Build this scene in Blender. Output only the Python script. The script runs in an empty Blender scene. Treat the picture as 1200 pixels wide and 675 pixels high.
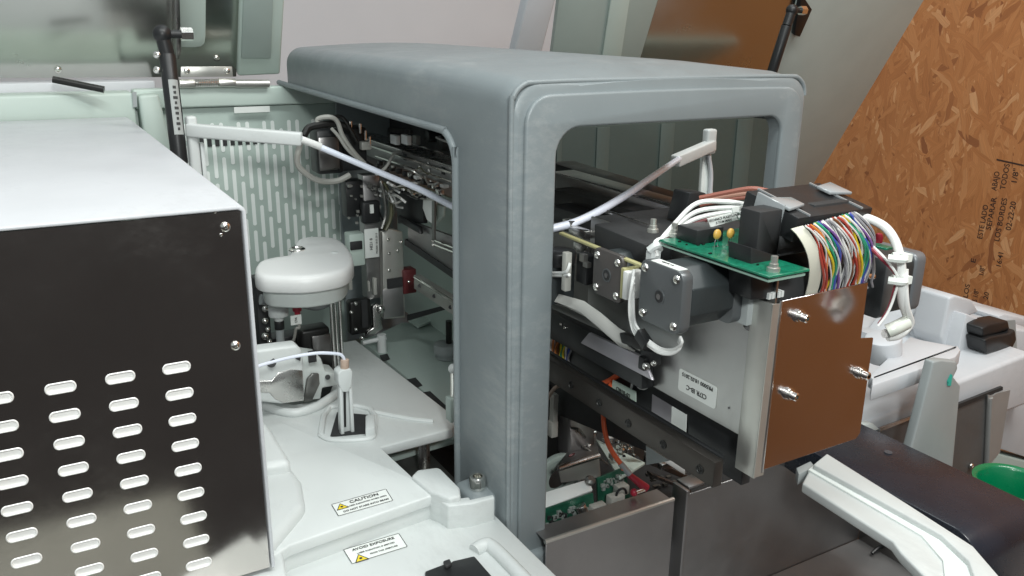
import bpy, bmesh, math, random
from mathutils import Vector, Matrix
random.seed(7)
SC = bpy.context.scene
COL = SC.collection
PI = math.pi

# ------------------------------------------------------------------ camera
F_PX, YAW, PITCH, ROLL = 987.3, math.radians(30.262), math.radians(17.262), math.radians(.788)
def cam_axes():
    cy, sy, cp, sp = math.cos(YAW), math.sin(YAW), math.cos(PITCH), math.sin(PITCH)
    cr, sr = math.cos(ROLL), math.sin(ROLL)
    fw = Vector((sy*cp, cy*cp, -sp)); r = Vector((cy, -sy, 0)); u = r.cross(fw)
    return cr*r + sr*u, -sr*r + cr*u, fw
CR, CU, CF = cam_axes()
cam_d = bpy.data.cameras.new('camera'); cam = bpy.data.objects.new('camera', cam_d); COL.objects.link(cam)
cam_d.sensor_width = 36; cam_d.lens = F_PX/1200*36; cam_d.clip_start = .02; cam_d.clip_end = 50
cam.matrix_world = Matrix(((CR.x, CU.x, -CF.x, 0), (CR.y, CU.y, -CF.y, 0), (CR.z, CU.z, -CF.z, 0), (0, 0, 0, 1)))
SC.camera = cam

def P(u, v, x=None, y=None, z=None):
    """the world point on a real plane (x, y or z fixed) that was measured at photo position u, v"""
    d = CR*((u-600)/F_PX) - CU*((v-337.5)/F_PX) + CF
    if x is not None: return d*(x/d.x)
    if y is not None: return d*(y/d.y)
    return d*(z/d.z)
def PP(u, v, p0, n):
    d = CR*((u-600)/F_PX) - CU*((v-337.5)/F_PX) + CF
    return d*(p0.dot(n)/d.dot(n))
V = Vector
X, Y, Z = V((1, 0, 0)), V((0, 1, 0)), V((0, 0, 1))

# ------------------------------------------------------------------ materials
MATS = {}
def mat(name, col, rough=.5, metal=0, var=.06, bump=0, bscale=300, brushed=None, coat=0, vscale=14, spec=.5, trans=0, emit=None, scuff=0):
    if name in MATS: return MATS[name]
    m = bpy.data.materials.new(name); m.use_nodes = True
    nt = m.node_tree; N = nt.nodes; L = nt.links; b = N['Principled BSDF']
    b.inputs['Roughness'].default_value = rough; b.inputs['Metallic'].default_value = metal
    b.inputs['Base Color'].default_value = (*col, 1)
    b.inputs['Coat Weight'].default_value = coat
    b.inputs['Specular IOR Level'].default_value = spec
    if trans: b.inputs['Transmission Weight'].default_value = trans
    if emit: b.inputs['Emission Color'].default_value = (*emit, 1); b.inputs['Emission Strength'].default_value = 1
    tc = N.new('ShaderNodeTexCoord')
    if var:
        n = N.new('ShaderNodeTexNoise'); n.inputs['Scale'].default_value = vscale; n.inputs['Detail'].default_value = 6
        L.new(tc.outputs['Object'], n.inputs['Vector'])
        r = N.new('ShaderNodeValToRGB'); r.color_ramp.elements[0].position = .3; r.color_ramp.elements[1].position = .7
        r.color_ramp.elements[0].color = (*[c*(1-var) for c in col], 1); r.color_ramp.elements[1].color = (*[min(1, c*(1+var)) for c in col], 1)
        L.new(n.outputs['Fac'], r.inputs['Fac']); L.new(r.outputs['Color'], b.inputs['Base Color'])
        # grime and handling marks in the gloss
        n2 = N.new('ShaderNodeTexNoise'); n2.inputs['Scale'].default_value = vscale*2.3; n2.inputs['Detail'].default_value = 8; n2.inputs['Roughness'].default_value = .7
        L.new(tc.outputs['Object'], n2.inputs['Vector'])
        mr = N.new('ShaderNodeMapRange'); mr.inputs['From Min'].default_value = .3; mr.inputs['From Max'].default_value = .7
        mr.inputs['To Min'].default_value = rough*.82; mr.inputs['To Max'].default_value = min(1, rough*1.2)
        L.new(n2.outputs['Fac'], mr.inputs['Value']); L.new(mr.outputs['Result'], b.inputs['Roughness'])
    if scuff:
        # rubbed streaks and dust: fine stretched noise, thresholded
        ms = N.new('ShaderNodeMapping'); ms.inputs['Scale'].default_value = (55, 22, 90); ms.inputs['Rotation'].default_value = (.5, .3, .7); L.new(tc.outputs['Object'], ms.inputs['Vector'])
        ns = N.new('ShaderNodeTexNoise'); ns.inputs['Scale'].default_value = 1.3; ns.inputs['Detail'].default_value = 9; ns.inputs['Roughness'].default_value = .75; L.new(ms.outputs['Vector'], ns.inputs['Vector'])
        nl = N.new('ShaderNodeTexNoise'); nl.inputs['Scale'].default_value = 7; nl.inputs['Detail'].default_value = 3; L.new(tc.outputs['Object'], nl.inputs['Vector'])
        mm = N.new('ShaderNodeMath'); mm.operation = 'MULTIPLY'; L.new(ns.outputs['Fac'], mm.inputs[0]); L.new(nl.outputs['Fac'], mm.inputs[1])
        rs = N.new('ShaderNodeMapRange'); rs.inputs['From Min'].default_value = .27; rs.inputs['From Max'].default_value = .42; rs.inputs['To Max'].default_value = scuff; L.new(mm.outputs[0], rs.inputs['Value'])
        mx = N.new('ShaderNodeMixRGB'); L.new(rs.outputs['Result'], mx.inputs['Fac'])
        src = b.inputs['Base Color'].links[0].from_socket if b.inputs['Base Color'].links else None
        if src: L.new(src, mx.inputs['Color1'])
        else: mx.inputs['Color1'].default_value = (*col, 1)
        g_ = .5 if metal else (.18 if col[0] > .45 else .55)
        mx.inputs['Color2'].default_value = (g_*1.02, g_, g_*.95, 1); L.new(mx.outputs['Color'], b.inputs['Base Color'])
        if b.inputs['Roughness'].links:
            ra = N.new('ShaderNodeMath'); ra.operation = 'ADD'; L.new(b.inputs['Roughness'].links[0].from_socket, ra.inputs[0])
            rm = N.new('ShaderNodeMath'); rm.operation = 'MULTIPLY'; rm.inputs[1].default_value = .7; L.new(rs.outputs['Result'], rm.inputs[0]); L.new(rm.outputs[0], ra.inputs[1]); L.new(ra.outputs[0], b.inputs['Roughness'])
    if brushed:
        mp = N.new('ShaderNodeMapping'); mp.inputs['Scale'].default_value = brushed
        L.new(tc.outputs['Object'], mp.inputs['Vector'])
        nb = N.new('ShaderNodeTexNoise'); nb.inputs['Scale'].default_value = 1; nb.inputs['Detail'].default_value = 4
        L.new(mp.outputs['Vector'], nb.inputs['Vector'])
        bp = N.new('ShaderNodeBump'); bp.inputs['Strength'].default_value = bump or .05; bp.inputs['Distance'].default_value = .0004
        L.new(nb.outputs['Fac'], bp.inputs['Height']); L.new(bp.outputs['Normal'], b.inputs['Normal'])
    elif bump:
        nb = N.new('ShaderNodeTexNoise'); nb.inputs['Scale'].default_value = bscale; nb.inputs['Detail'].default_value = 3
        L.new(tc.outputs['Object'], nb.inputs['Vector'])
        bp = N.new('ShaderNodeBump'); bp.inputs['Strength'].default_value = bump; bp.inputs['Distance'].default_value = .001
        L.new(nb.outputs['Fac'], bp.inputs['Height']); L.new(bp.outputs['Normal'], b.inputs['Normal'])
    MATS[name] = m
    return m

white = mat('white moulded plastic', (.60, .63, .62), .38, var=.035, bump=.05, bscale=900, scuff=.16)
whitecold = mat('cool white plastic', (.58, .60, .625), .36, var=.035, bump=.04, bscale=900, scuff=.14)
mint = mat('pale mint painted metal', (.50, .59, .54), .45, var=.03, bump=.03, bscale=700)
mintd = mat('mint grey paint', (.36, .43, .40), .5, var=.04, bump=.03, bscale=700)
mintl = mat('light mint plastic and slot light', (.80, .85, .82), .5, var=.03)
hoodm = mat('blue grey moulded plastic', (.208, .238, .247), .40, var=.05, bump=.09, bscale=1100, scuff=.17)
greyp = mat('grey plastic', (.33, .36, .36), .4, var=.04, bump=.05, bscale=900)
steel = mat('brushed stainless steel', (.58, .57, .55), .26, 1, var=.06, brushed=(900, 900, 14), bump=.06)
steelh = mat('brushed steel plate', (.50, .50, .49), .32, 1, var=.05, brushed=(30, 30, 900), bump=.08)
mirror = mat('polished stainless sheet', (.62, .59, .56), .14, 1, var=.05, vscale=6, brushed=(500, 500, 8), bump=.02, scuff=.07)
lidsteel = mat('satin stainless lid lining', (.60, .61, .57), .24, 1, var=.05, vscale=5, brushed=(8, 500, 500), bump=.02)
steeld = mat('dark satin steel', (.30, .29, .285), .3, 1, var=.08, brushed=(20, 20, 700), bump=.05)
chrome = mat('bright zinc screw', (.82, .81, .77), .16, 1, var=.05)
shaftm = mat('polished steel shaft', (.7, .7, .68), .15, 1, var=.03)
black = mat('black plastic', (.014, .015, .016), .4, var=.15, bump=.05, bscale=800)
blackm = mat('black matt plastic', (.022, .023, .024), .6, var=.15, bump=.08, bscale=700)
guidem = mat('dark blue black moulding', (.015, .019, .028), .27, var=.2, bump=.05, bscale=500)
anod = mat('black anodised aluminium', (.035, .035, .034), .36, .7, var=.12)
anodg = mat('grey anodised aluminium', (.20, .20, .19), .34, .8, var=.1)
lilac = mat('satin lilac aluminium', (.46, .44, .47), .4, .7, var=.05)
motm = mat('dark grey motor casting', (.125, .135, .14), .36, .45, var=.1, bump=.05, bscale=600)
motb = mat('motor lamination body', (.035, .042, .044), .45, .3, var=.12, brushed=(2500, 20, 20), bump=.15)
motl = mat('motor cap grey', (.16, .17, .18), .4, .3, var=.08, bump=.05, bscale=600)
pcbm = mat('green circuit board', (.006, .16, .09), .3, var=.35, vscale=240, coat=.3)
pcbd = mat('dark green circuit board', (.012, .075, .045), .35, var=.3, vscale=160)
yelp = mat('yellowish glass fibre edge', (.36, .34, .17), .5, var=.12)
cream = mat('cream ribbon film', (.68, .68, .58), .45, var=.04)
paper = mat('white label', (.74, .77, .74), .5, var=.02)
mintpaper = mat('mint tinted label', (.55, .66, .58), .5, var=.02)
ink = mat('label ink', (.03, .03, .03), .6, var=0)
stampink = mat('stamp ink on board', (.045, .02, .012), .8, var=.3, vscale=300)
yel = mat('warning yellow', (.75, .58, .03), .5, var=0)
wirew = mat('white cable', (.76, .77, .75), .4, var=.03)
wireg = mat('grey cable', (.36, .36, .33), .45, var=.06)
tubem = mat('pale blue plastic tube', (.76, .80, .90), .28, var=.03, coat=.3)
red = mat('red plastic', (.30, .012, .03), .4, var=.1)
orange = mat('orange red wire', (.75, .13, .045), .4, var=.06)
darkred = mat('dark red block', (.11, .018, .02), .45, var=.1)
satin = mat('satin grey sheet steel', (.36, .355, .355), .38, .9, var=.08, brushed=(20, 20, 700), bump=.05, scuff=.1)
zinc = mat('zinc plated hardware', (.62, .62, .58), .34, .8, var=.1)
endmir = mat('end plate polished steel', (.66, .60, .60), .17, 1, var=.06, vscale=8, brushed=(500, 500, 8), bump=.015, scuff=.06)
green = mat('green plastic cup', (.0, .17, .065), .28, var=.06, coat=.2)
tan = mat('tan plastic ferrule', (.45, .34, .27), .45, var=.05)
olive = mat('olive flex sheet', (.10, .10, .055), .4, var=.2, vscale=60)
clear = mat('clear plastic clip', (.30, .32, .33), .2, var=.04, coat=.5)
amber = mat('amber component', (.5, .3, .06), .35, var=.1)
wallm = mat('pale painted wall', (.76, .77, .80), .75, var=.03, vscale=3)
teal = mat('teal indicator', (.03, .45, .36), .3, var=0)
rings = [(.42, .06, .04), (.62, .20, .05), (.72, .56, .03), (.03, .30, .17), (.06, .10, .42), (.22, .10, .32), (.30, .30, .32), (.72, .72, .70), (.18, .07, .03), (.45, .06, .05)]
wirems = [mat('ribbon wire colour %d' % i, c, .4, var=.05) for i, c in enumerate(rings)]

def osb_material():
    m = bpy.data.materials.new('oriented strand board'); m.use_nodes = True
    nt = m.node_tree; N = nt.nodes; L = nt.links; b = N['Principled BSDF']
    tc = N.new('ShaderNodeTexCoord')
    prev_c = prev_v = None
    nz = N.new('ShaderNodeTexNoise'); nz.inputs['Scale'].default_value = 9; nz.inputs['Detail'].default_value = 3
    L.new(tc.outputs['Object'], nz.inputs['Vector'])
    for i, (ang, sl, sw) in enumerate([(6, 12, 64), (-18, 13, 76), (24, 14, 84), (-45, 17, 88), (60, 17, 80), (0, 14, 95)]):
        mp0 = N.new('ShaderNodeMapping'); mp0.inputs['Rotation'].default_value = (math.radians(ang), 0, 0)
        mp0.inputs['Location'].default_value = (0, i*1.37, i*.73)
        L.new(tc.outputs['Object'], mp0.inputs['Vector'])
        ad = N.new('ShaderNodeMixRGB'); ad.blend_type = 'LINEAR_LIGHT'; ad.inputs['Fac'].default_value = .022
        L.new(mp0.outputs['Vector'], ad.inputs['Color1']); L.new(nz.outputs['Color'], ad.inputs['Color2'])
        mp = N.new('ShaderNodeMapping'); mp.inputs['Scale'].default_value = (.001, sw, sl)
        L.new(ad.outputs['Color'], mp.inputs['Vector'])
        vo = N.new('ShaderNodeTexVoronoi'); vo.inputs['Scale'].default_value = 1; vo.inputs['Randomness'].default_value = 1
        L.new(mp.outputs['Vector'], vo.inputs['Vector'])
        sp = N.new('ShaderNodeSeparateColor'); L.new(vo.outputs['Color'], sp.inputs['Color'])
        # grain inside each strand
        gm = N.new('ShaderNodeMapping'); gm.inputs['Scale'].default_value = (.001, sw*9, sl*.8); L.new(ad.outputs['Color'], gm.inputs['Vector'])
        gn = N.new('ShaderNodeTexNoise'); gn.inputs['Scale'].default_value = 1; gn.inputs['Detail'].default_value = 3; L.new(gm.outputs['Vector'], gn.inputs['Vector'])
        ramp = N.new('ShaderNodeValToRGB'); e = ramp.color_ramp.elements
        e[0].position = 0; e[0].color = (.27, .088, .027, 1); e[1].position = 1; e[1].color = (.66, .33, .145, 1)
        for p_, c_ in ((.07, (.42, .155, .047)), (.5, (.48, .185, .058)), (.9, (.53, .220, .076))):
            k = e.new(p_); k.color = (*c_, 1)
        L.new(sp.outputs['Green'], ramp.inputs['Fac'])
        gr = N.new('ShaderNodeMapRange'); gr.inputs['From Min'].default_value = .25; gr.inputs['From Max'].default_value = .75
        gr.inputs['To Min'].default_value = .78; gr.inputs['To Max'].default_value = 1.16; L.new(gn.outputs['Fac'], gr.inputs['Value'])
        mu = N.new('ShaderNodeMixRGB'); mu.blend_type = 'MULTIPLY'; mu.inputs['Fac'].default_value = 1
        L.new(ramp.outputs['Color'], mu.inputs['Color1']); L.new(gr.outputs['Result'], mu.inputs['Color2'])
        val = sp.outputs['Red']
        if prev_c is None: prev_c, prev_v = mu.outputs['Color'], val
        else:
            gt = N.new('ShaderNodeMath'); gt.operation = 'GREATER_THAN'; L.new(val, gt.inputs[0]); L.new(prev_v, gt.inputs[1])
            mx = N.new('ShaderNodeMixRGB'); L.new(gt.outputs[0], mx.inputs['Fac']); L.new(prev_c, mx.inputs['Color1']); L.new(mu.outputs['Color'], mx.inputs['Color2'])
            mv = N.new('ShaderNodeMath'); mv.operation = 'MAXIMUM'; L.new(val, mv.inputs[0]); L.new(prev_v, mv.inputs[1])
            prev_c, prev_v = mx.outputs['Color'], mv.outputs[0]
    L.new(prev_c, b.inputs['Base Color']); b.inputs['Roughness'].default_value = .62
    bp = N.new('ShaderNodeBump'); bp.inputs['Strength'].default_value = .9; bp.inputs['Distance'].default_value = .003
    cg = N.new('ShaderNodeRGBToBW'); L.new(prev_c, cg.inputs['Color'])
    L.new(cg.outputs['Val'], bp.inputs['Height']); L.new(bp.outputs['Normal'], b.inputs['Normal'])
    return m
osbm = osb_material()

# ------------------------------------------------------------------ mesh building
def thing(name, label, cat, base, group=None, kind=None):
    o = bpy.data.objects.new(name, None); COL.objects.link(o)
    o.empty_display_size = .02; o.location = V(base)
    o['label'] = label; o['category'] = cat
    if group: o['group'] = group
    if kind: o['kind'] = kind
    return o
def root_of(o):
    while o.parent: o = o.parent
    return o

class MB:
    def __init__(s): s.bm = bmesh.new()
    def verts(s, pts): return [s.bm.verts.new(V(p)) for p in pts]
    def box(s, x0, x1, y0, y1, z0, z1):
        return s.obox(V(((x0+x1)/2, (y0+y1)/2, (z0+z1)/2)), X*(x1-x0)/2, Y*(y1-y0)/2, Z*(z1-z0)/2)
    def obox(s, c, a, b, d):
        c = V(c); v = [s.bm.verts.new(c + i*a + j*b + k*d) for k in (-1, 1) for j in (-1, 1) for i in (-1, 1)]
        for f in ((0, 2, 3, 1), (4, 5, 7, 6), (0, 1, 5, 4), (2, 6, 7, 3), (0, 4, 6, 2), (1, 3, 7, 5)): s.bm.faces.new([v[i] for i in f])
        return s
    def prism(s, pts, ext):
        ext = V(ext); a = s.verts(pts); b = s.verts([V(p)+ext for p in pts]); n = len(pts)
        s.bm.faces.new(a[::-1]); s.bm.faces.new(b)
        for i in range(n): s.bm.faces.new([a[i], a[(i+1) % n], b[(i+1) % n], b[i]])
        return s
    def lathe(s, p0, d, prof, seg=20):
        d = V(d).normalized(); p0 = V(p0); t = d.orthogonal().normalized(); w = d.cross(t); rr = []
        for r, h in prof:
            if r < 1e-7: rr.append([s.bm.verts.new(p0+d*h)])
            else: rr.append([s.bm.verts.new(p0 + d*h + (t*math.cos(2*PI*k/seg) + w*math.sin(2*PI*k/seg))*r) for k in range(seg)])
        for A, B in zip(rr, rr[1:]):
            for k in range(seg):
                k2 = (k+1) % seg
                if len(A) == 1 and len(B) == 1: continue
                if len(A) == 1: s.bm.faces.new([A[0], B[k2], B[k]])
                elif len(B) == 1: s.bm.faces.new([A[k], A[k2], B[0]])
                else: s.bm.faces.new([A[k], A[k2], B[k2], B[k]])
        return s
    def cyl(s, p0, p1, r, seg=20, r1=None):
        p0, p1 = V(p0), V(p1); h = (p1-p0).length
        if r1 is None: r1 = r
        return s.lathe(p0, p1-p0, [(0, 0), (r, 0), (r1, h), (0, h)], seg)
    def ball(s, c, r, seg=14, sc=(1, 1, 1)):
        m = Matrix.Translation(V(c)) @ Matrix.Diagonal((*sc, 1))
        bmesh.ops.create_uvsphere(s.bm, u_segments=seg, v_segments=seg//2+2, radius=r, matrix=m); return s
    def screw(s, p, n, r):
        n = V(n).normalized(); p = V(p)
        s.lathe(p - n*r*.1, n, [(0, 0), (1.7*r, 0), (1.7*r, .35*r), (1.05*r, .38*r), (1.05*r, 1.25*r), (.85*r, 1.5*r), (.55*r, 1.5*r), (.45*r, .8*r), (0, .8*r)], 16)
        return s
    def panscrew(s, p, n, r):
        n = V(n).normalized(); p = V(p)
        s.lathe(p - n*r*.1, n, [(0, 0), (r, 0), (r, .25*r), (.85*r, .55*r), (.5*r, .72*r), (.3*r, .75*r), (.2*r, .4*r), (0, .4*r)], 16)
        return s
    def tube(s, pts, r, seg=10, smooth=6, close=True, flat=None):
        pts = [V(p) for p in pts]
        if smooth and len(pts) > 2:
            q = []
            for i in range(len(pts)-1):
                p0 = pts[max(i-1, 0)]; p1 = pts[i]; p2 = pts[i+1]; p3 = pts[min(i+2, len(pts)-1)]
                for k in range(smooth):
                    t = k/smooth
                    q.append(.5*((2*p1) + (p2-p0)*t + (2*p0-5*p1+4*p2-p3)*t*t + (3*p1-p0-3*p2+p3)*t**3))
            q.append(pts[-1]); pts = q
        n = None; R = []
        for i, p in enumerate(pts):
            d = (pts[min(i+1, len(pts)-1)] - pts[max(i-1, 0)])
            if d.length < 1e-9: d = V((0, 0, 1))
            d.normalize()
            if n is None: n = d.orthogonal().normalized()
            else:
                n = n - d*n.dot(d)
                n = n.normalized() if n.length > 1e-6 else d.orthogonal().normalized()
            w = d.cross(n); rr = r[i*len(r)//len(pts)] if isinstance(r, (list, tuple)) else r
            R.append([s.bm.verts.new(p + (n*math.cos(2*PI*k/seg) + w*math.sin(2*PI*k/seg))*rr) for k in range(seg)])
        for A, B in zip(R, R[1:]):
            for k in range(seg): s.bm.faces.new([A[k], A[(k+1) % seg], B[(k+1) % seg], B[k]])
        if close: s.bm.faces.new(R[0][::-1]); s.bm.faces.new(R[-1])
        return s
    def sheet(s, rows, thick=None):
        """grid surface from rows of points"""
        g = [s.verts(r) for r in rows]
        for A, B in zip(g, g[1:]):
            for k in range(len(A)-1): s.bm.faces.new([A[k], A[k+1], B[k+1], B[k]])
        if thick:
            bmesh.ops.recalc_face_normals(s.bm, faces=s.bm.faces[:])
            bmesh.ops.solidify(s.bm, geom=s.bm.faces[:], thickness=thick)
        return s
    def build(s, name, m, parent, bevel=0, seg=2, angle=40, blim=30):
        bm = s.bm
        bmesh.ops.remove_doubles(bm, verts=bm.verts[:], dist=1e-6)
        bmesh.ops.recalc_face_normals(bm, faces=bm.faces[:])
        if bevel:
            ed = [e for e in bm.edges if len(e.link_faces) == 2 and e.calc_face_angle(0) > math.radians(blim)]
            if ed: bmesh.ops.bevel(bm, geom=ed, offset=bevel, segments=seg, profile=.5, affect='EDGES', clamp_overlap=True)
        me = bpy.data.meshes.new(name)
        org = root_of(parent).location if parent else V((0, 0, 0))
        bmesh.ops.translate(bm, verts=bm.verts[:], vec=-org)
        bm.to_mesh(me); bm.free()
        for p in me.polygons: p.use_smooth = True
        me.set_sharp_from_angle(angle=math.radians(angle))
        me.materials.append(m)
        o = bpy.data.objects.new(name, me); COL.objects.link(o)
        if parent: o.parent = parent
        return o
    def islands(s):
        left = set(s.bm.verts); out = []
        while left:
            st_ = [left.pop()]; comp = set(st_)
            while st_:
                v = st_.pop()
                for e_ in v.link_edges:
                    w_ = e_.other_vert(v)
                    if w_ in left: left.remove(w_); comp.add(w_); st_.append(w_)
            out.append(comp)
        return out

SPLIT = {'screw', 'cap', 'plug_seam', 'latch_clip', 'rivet', 'bolt', 'slot', 'capacitor', 'hinge_screw', 'latch_bolt', 'lead', 'white_lead', 'red_lead', 'guide_or_glint_rod', 'standoff', 'pin', 'post', 'hole', 'rod_end', 'fitting', 'bright_wire', 'side_rail', 'white_plug', 'terminal', 'cable', 'latch_tab', 'opening', 'connector', 'small_bracket'}
_build = MB.build
def build_split(s, name, m, parent, *a, **k):
    if name in SPLIT:
        comps = s.islands()
        if 1 < len(comps) < 60:
            o = None
            for c in comps:
                q = MB(); mp = {}
                for v in c: mp[v] = q.bm.verts.new(v.co)
                for f in {f for v in c for f in v.link_faces}: q.bm.faces.new([mp[v] for v in f.verts])
                o = _build(q, name, m, parent, *a, **k)
            s.bm.free(); return o
    return _build(s, name, m, parent, *a, **k)
MB.build = build_split

def arc2(cx, cy, r, a0, a1, n=6):
    return [(cx + r*math.cos(math.radians(a0+(a1-a0)*i/n)), cy + r*math.sin(math.radians(a0+(a1-a0)*i/n))) for i in range(n+1)]
def rrect(w, h, r, n=6):
    w, h = w/2, h/2
    return arc2(w-r, h-r, r, 0, 90, n) + arc2(-w+r, h-r, r, 90, 180, n) + arc2(-w+r, -h+r, r, 180, 270, n) + arc2(w-r, -h+r, r, 270, 360, n)
def plane_pts(c, a, b, pts2): return [V(c) + a*x + b*y for x, y in pts2]

def text(txt, size, org, xd, yd, m, parent, name='printing', align='CENTER', thick=.00015, sx=1, off=.0002):
    cu = bpy.data.curves.new('t', 'FONT'); cu.body = txt; cu.size = size; cu.align_x = align; cu.align_y = 'CENTER'; cu.extrude = thick/2; cu.resolution_u = 3; cu.offset = size*.012
    to = bpy.data.objects.new('t', cu); COL.objects.link(to)
    bpy.context.view_layer.update()
    me = bpy.data.meshes.new_from_object(to.evaluated_get(bpy.context.evaluated_depsgraph_get()))
    bpy.data.objects.remove(to); bpy.data.curves.remove(cu)
    xd, yd = V(xd).normalized(), V(yd).normalized(); n = xd.cross(yd).normalized()
    rt = root_of(parent).location
    o0 = V(org) + n*(off+thick/2) - rt
    me.transform(Matrix(((xd.x*sx, yd.x, n.x, o0.x), (xd.y*sx, yd.y, n.y, o0.y), (xd.z*sx, yd.z, n.z, o0.z), (0, 0, 0, 1))))
    me.materials.clear(); me.materials.append(m); me.name = name
    o = bpy.data.objects.new(name, me); COL.objects.link(o); o.parent = parent
    return o
def join_text(items, parent, m, name='printing'):
    """several text lines as one mesh: items of (txt,size,org,xd,yd,sx)"""
    bm = bmesh.new()
    for (t, sz, org, xd, yd, sx) in items:
        o = text(t, sz, org, xd, yd, m, parent, 'tmp', sx=sx)
        bm.from_mesh(o.data); me = o.data; bpy.data.objects.remove(o); bpy.data.meshes.remove(me)
    me = bpy.data.meshes.new(name); bm.to_mesh(me); bm.free(); me.materials.append(m)
    o = bpy.data.objects.new(name, me); COL.objects.link(o); o.parent = parent
    return o
def bool_cut(mbase, cutters):
    """difference of closed meshes, returned as a new MB"""
    def tmp(mb, n):
        bmesh.ops.recalc_face_normals(mb.bm, faces=mb.bm.faces[:])
        me = bpy.data.meshes.new(n); mb.bm.to_mesh(me); mb.bm.free(); o = bpy.data.objects.new(n, me); COL.objects.link(o); return o
    bo = tmp(mbase, 'b'); cs = [tmp(c, 'c') for c in cutters]
    for c in cs:
        md = bo.modifiers.new('d', 'BOOLEAN'); md.operation = 'DIFFERENCE'; md.object = c; md.solver = 'EXACT'
    bpy.context.view_layer.update()
    me = bpy.data.meshes.new_from_object(bo.evaluated_get(bpy.context.evaluated_depsgraph_get()))
    r = MB(); r.bm.from_mesh(me)
    for o in [bo]+cs:
        d = o.data; bpy.data.objects.remove(o); bpy.data.meshes.remove(d)
    bpy.data.meshes.remove(me)
    bmesh.ops.dissolve_limit(r.bm, angle_limit=math.radians(.5), verts=r.bm.verts[:], edges=r.bm.edges[:])
    return r

# ================================================================== BACKGROUND
XW = 2.05
t = thing('board_wall', 'orange brown strand board wall with black stamped lettering behind the machine', 'wall', (XW, 0, -1.7))
MB().box(XW, XW+.015, -2.6, 3.2, -1.9, 1.9).build('board', osbm, t)
STAMP_PX = abs(P(1170, 250, x=XW).y - P(1180, 250, x=XW).y)/10   # metres of board per photo pixel across the lettering
st = []
for txt, u0, va, vb, sz in (('ESTE LADO', 1152, 237, 283, 6.5), ('ABAJO', 1167, 200, 224, 6.5), ('SEPARAR', 1162, 229, 272, 6.5), ('TODOS', 1178, 193, 221, 6.5),
                      ('LOS BORDES', 1173, 229, 286, 6.5), ('1/8"', 1190, 192, 221, 6.5), ('02-22-20', 1185, 229, 277, 6.5), ('16:41', 1172, 290, 318, 6), ('E', 1141, 302, 309, 6),
                      ('1/8"', 1151, 308, 327, 6), ('LOS', 1133, 332, 350, 6), ('DES 1/8"', 1143, 334, 366, 6), ('20', 1156, 341, 352, 6)):
    sz = sz*STAMP_PX/.70
    pa_, pb_ = P(u0, va, x=XW), P(u0, vb, x=XW)
    st.append((txt, sz, (pa_+pb_)/2, Z, Y, abs(pa_.z-pb_.z)/(.62*sz*len(txt))))
join_text(st, t, stampink, 'stamped_lettering')
a, b = P(1170, 187, x=XW), P(1198, 192, x=XW)
MB().prism([P(1168, 186, x=XW), P(1200, 193, x=XW), P(1200, 195, x=XW), P(1168, 188, x=XW)], (-.0005, 0, 0)).build('stamp_mark', stampink, t)

t = thing('painted_wall', 'pale lilac grey painted wall at the back of the room', 'wall', (.5, 2.6, -1.7))
MB().box(-2.5, XW-.003, 2.8, 2.85, -1.9, 1.9).build('wall_panel', wallm, t)

# ================================================================== REAR CHASSIS AND LIDS
YB = 1.18
t = thing('slotted_back_panel', 'mint green rear panel with staggered vertical vent slots', 'panel', (.3, YB, -.42))
zt = P(300, 124, y=YB).z
MB().box(-.35, P(920, 139, y=YB).x, YB, YB+.012, -.62, zt).build('panel', mat('sage green painted panel', (.375, .455, .415), .45, var=.04), t, .001)
MB().box(.13, .60, YB-.010, YB+.012, zt+.001, P(300, 101, y=YB).z).build('top_lip', mint, t, .003, 3)
s = MB(); p0 = P(275, 133, y=YB)
pitch = .0114; zr = P(230, 145, y=YB).z
for i in range(26):
    xx = P(218, 160, y=YB).x + i*pitch
    for j in range(-1, 6):
        z1 = zr + .024 - j*.0525 - (i % 3)*.0175; z0 = z1 - .0455
        if z0 < -.345 or z0 > zr-.008: continue
        z1 = min(z1, zr)
        s.prism([V((xx+x_, YB, (z0+z1)/2+y_)) for x_, y_ in rrect(.0050, z1-z0, .0024, 4)], (0, -.0006, 0))
s.build('slot_light_inlays', mintl, t)  # pale inlays, their colour stands in for light coming through the slots
MB().box(P(274, 128, y=YB-.01).x, P(316, 128, y=YB-.01).x, YB-.0112, YB-.010, P(290, 132, y=YB-.01).z, P(290, 125, y=YB-.01).z).build('blank_sticker', paper, t)
s = MB()
xa, xb = P(233, 160, y=YB).x, P(330, 160, y=YB).x
for i in range(11): s.box(xa+i*(xb-xa)/11, xa+(i+.55)*(xb-xa)/11, YB-.0016, YB-.0008, P(240, 172, y=YB).z, P(240, 161, y=YB).z)
s.build('dark_opening', blackm, t)

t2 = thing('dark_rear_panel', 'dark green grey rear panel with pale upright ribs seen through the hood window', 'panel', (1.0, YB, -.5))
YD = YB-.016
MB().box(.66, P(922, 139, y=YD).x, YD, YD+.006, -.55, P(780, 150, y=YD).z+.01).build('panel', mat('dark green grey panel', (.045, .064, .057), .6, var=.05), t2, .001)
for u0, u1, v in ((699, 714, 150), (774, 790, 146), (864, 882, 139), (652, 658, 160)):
    MB().box(P(u0, v, y=YD).x, P(u1, v, y=YD).x, YD-.003, YD, -.55, P(780, 150, y=YD).z+.008).build('rib', mat('green grey rib', (.066, .089, .080), .6, var=.05), t2, .001)

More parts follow.
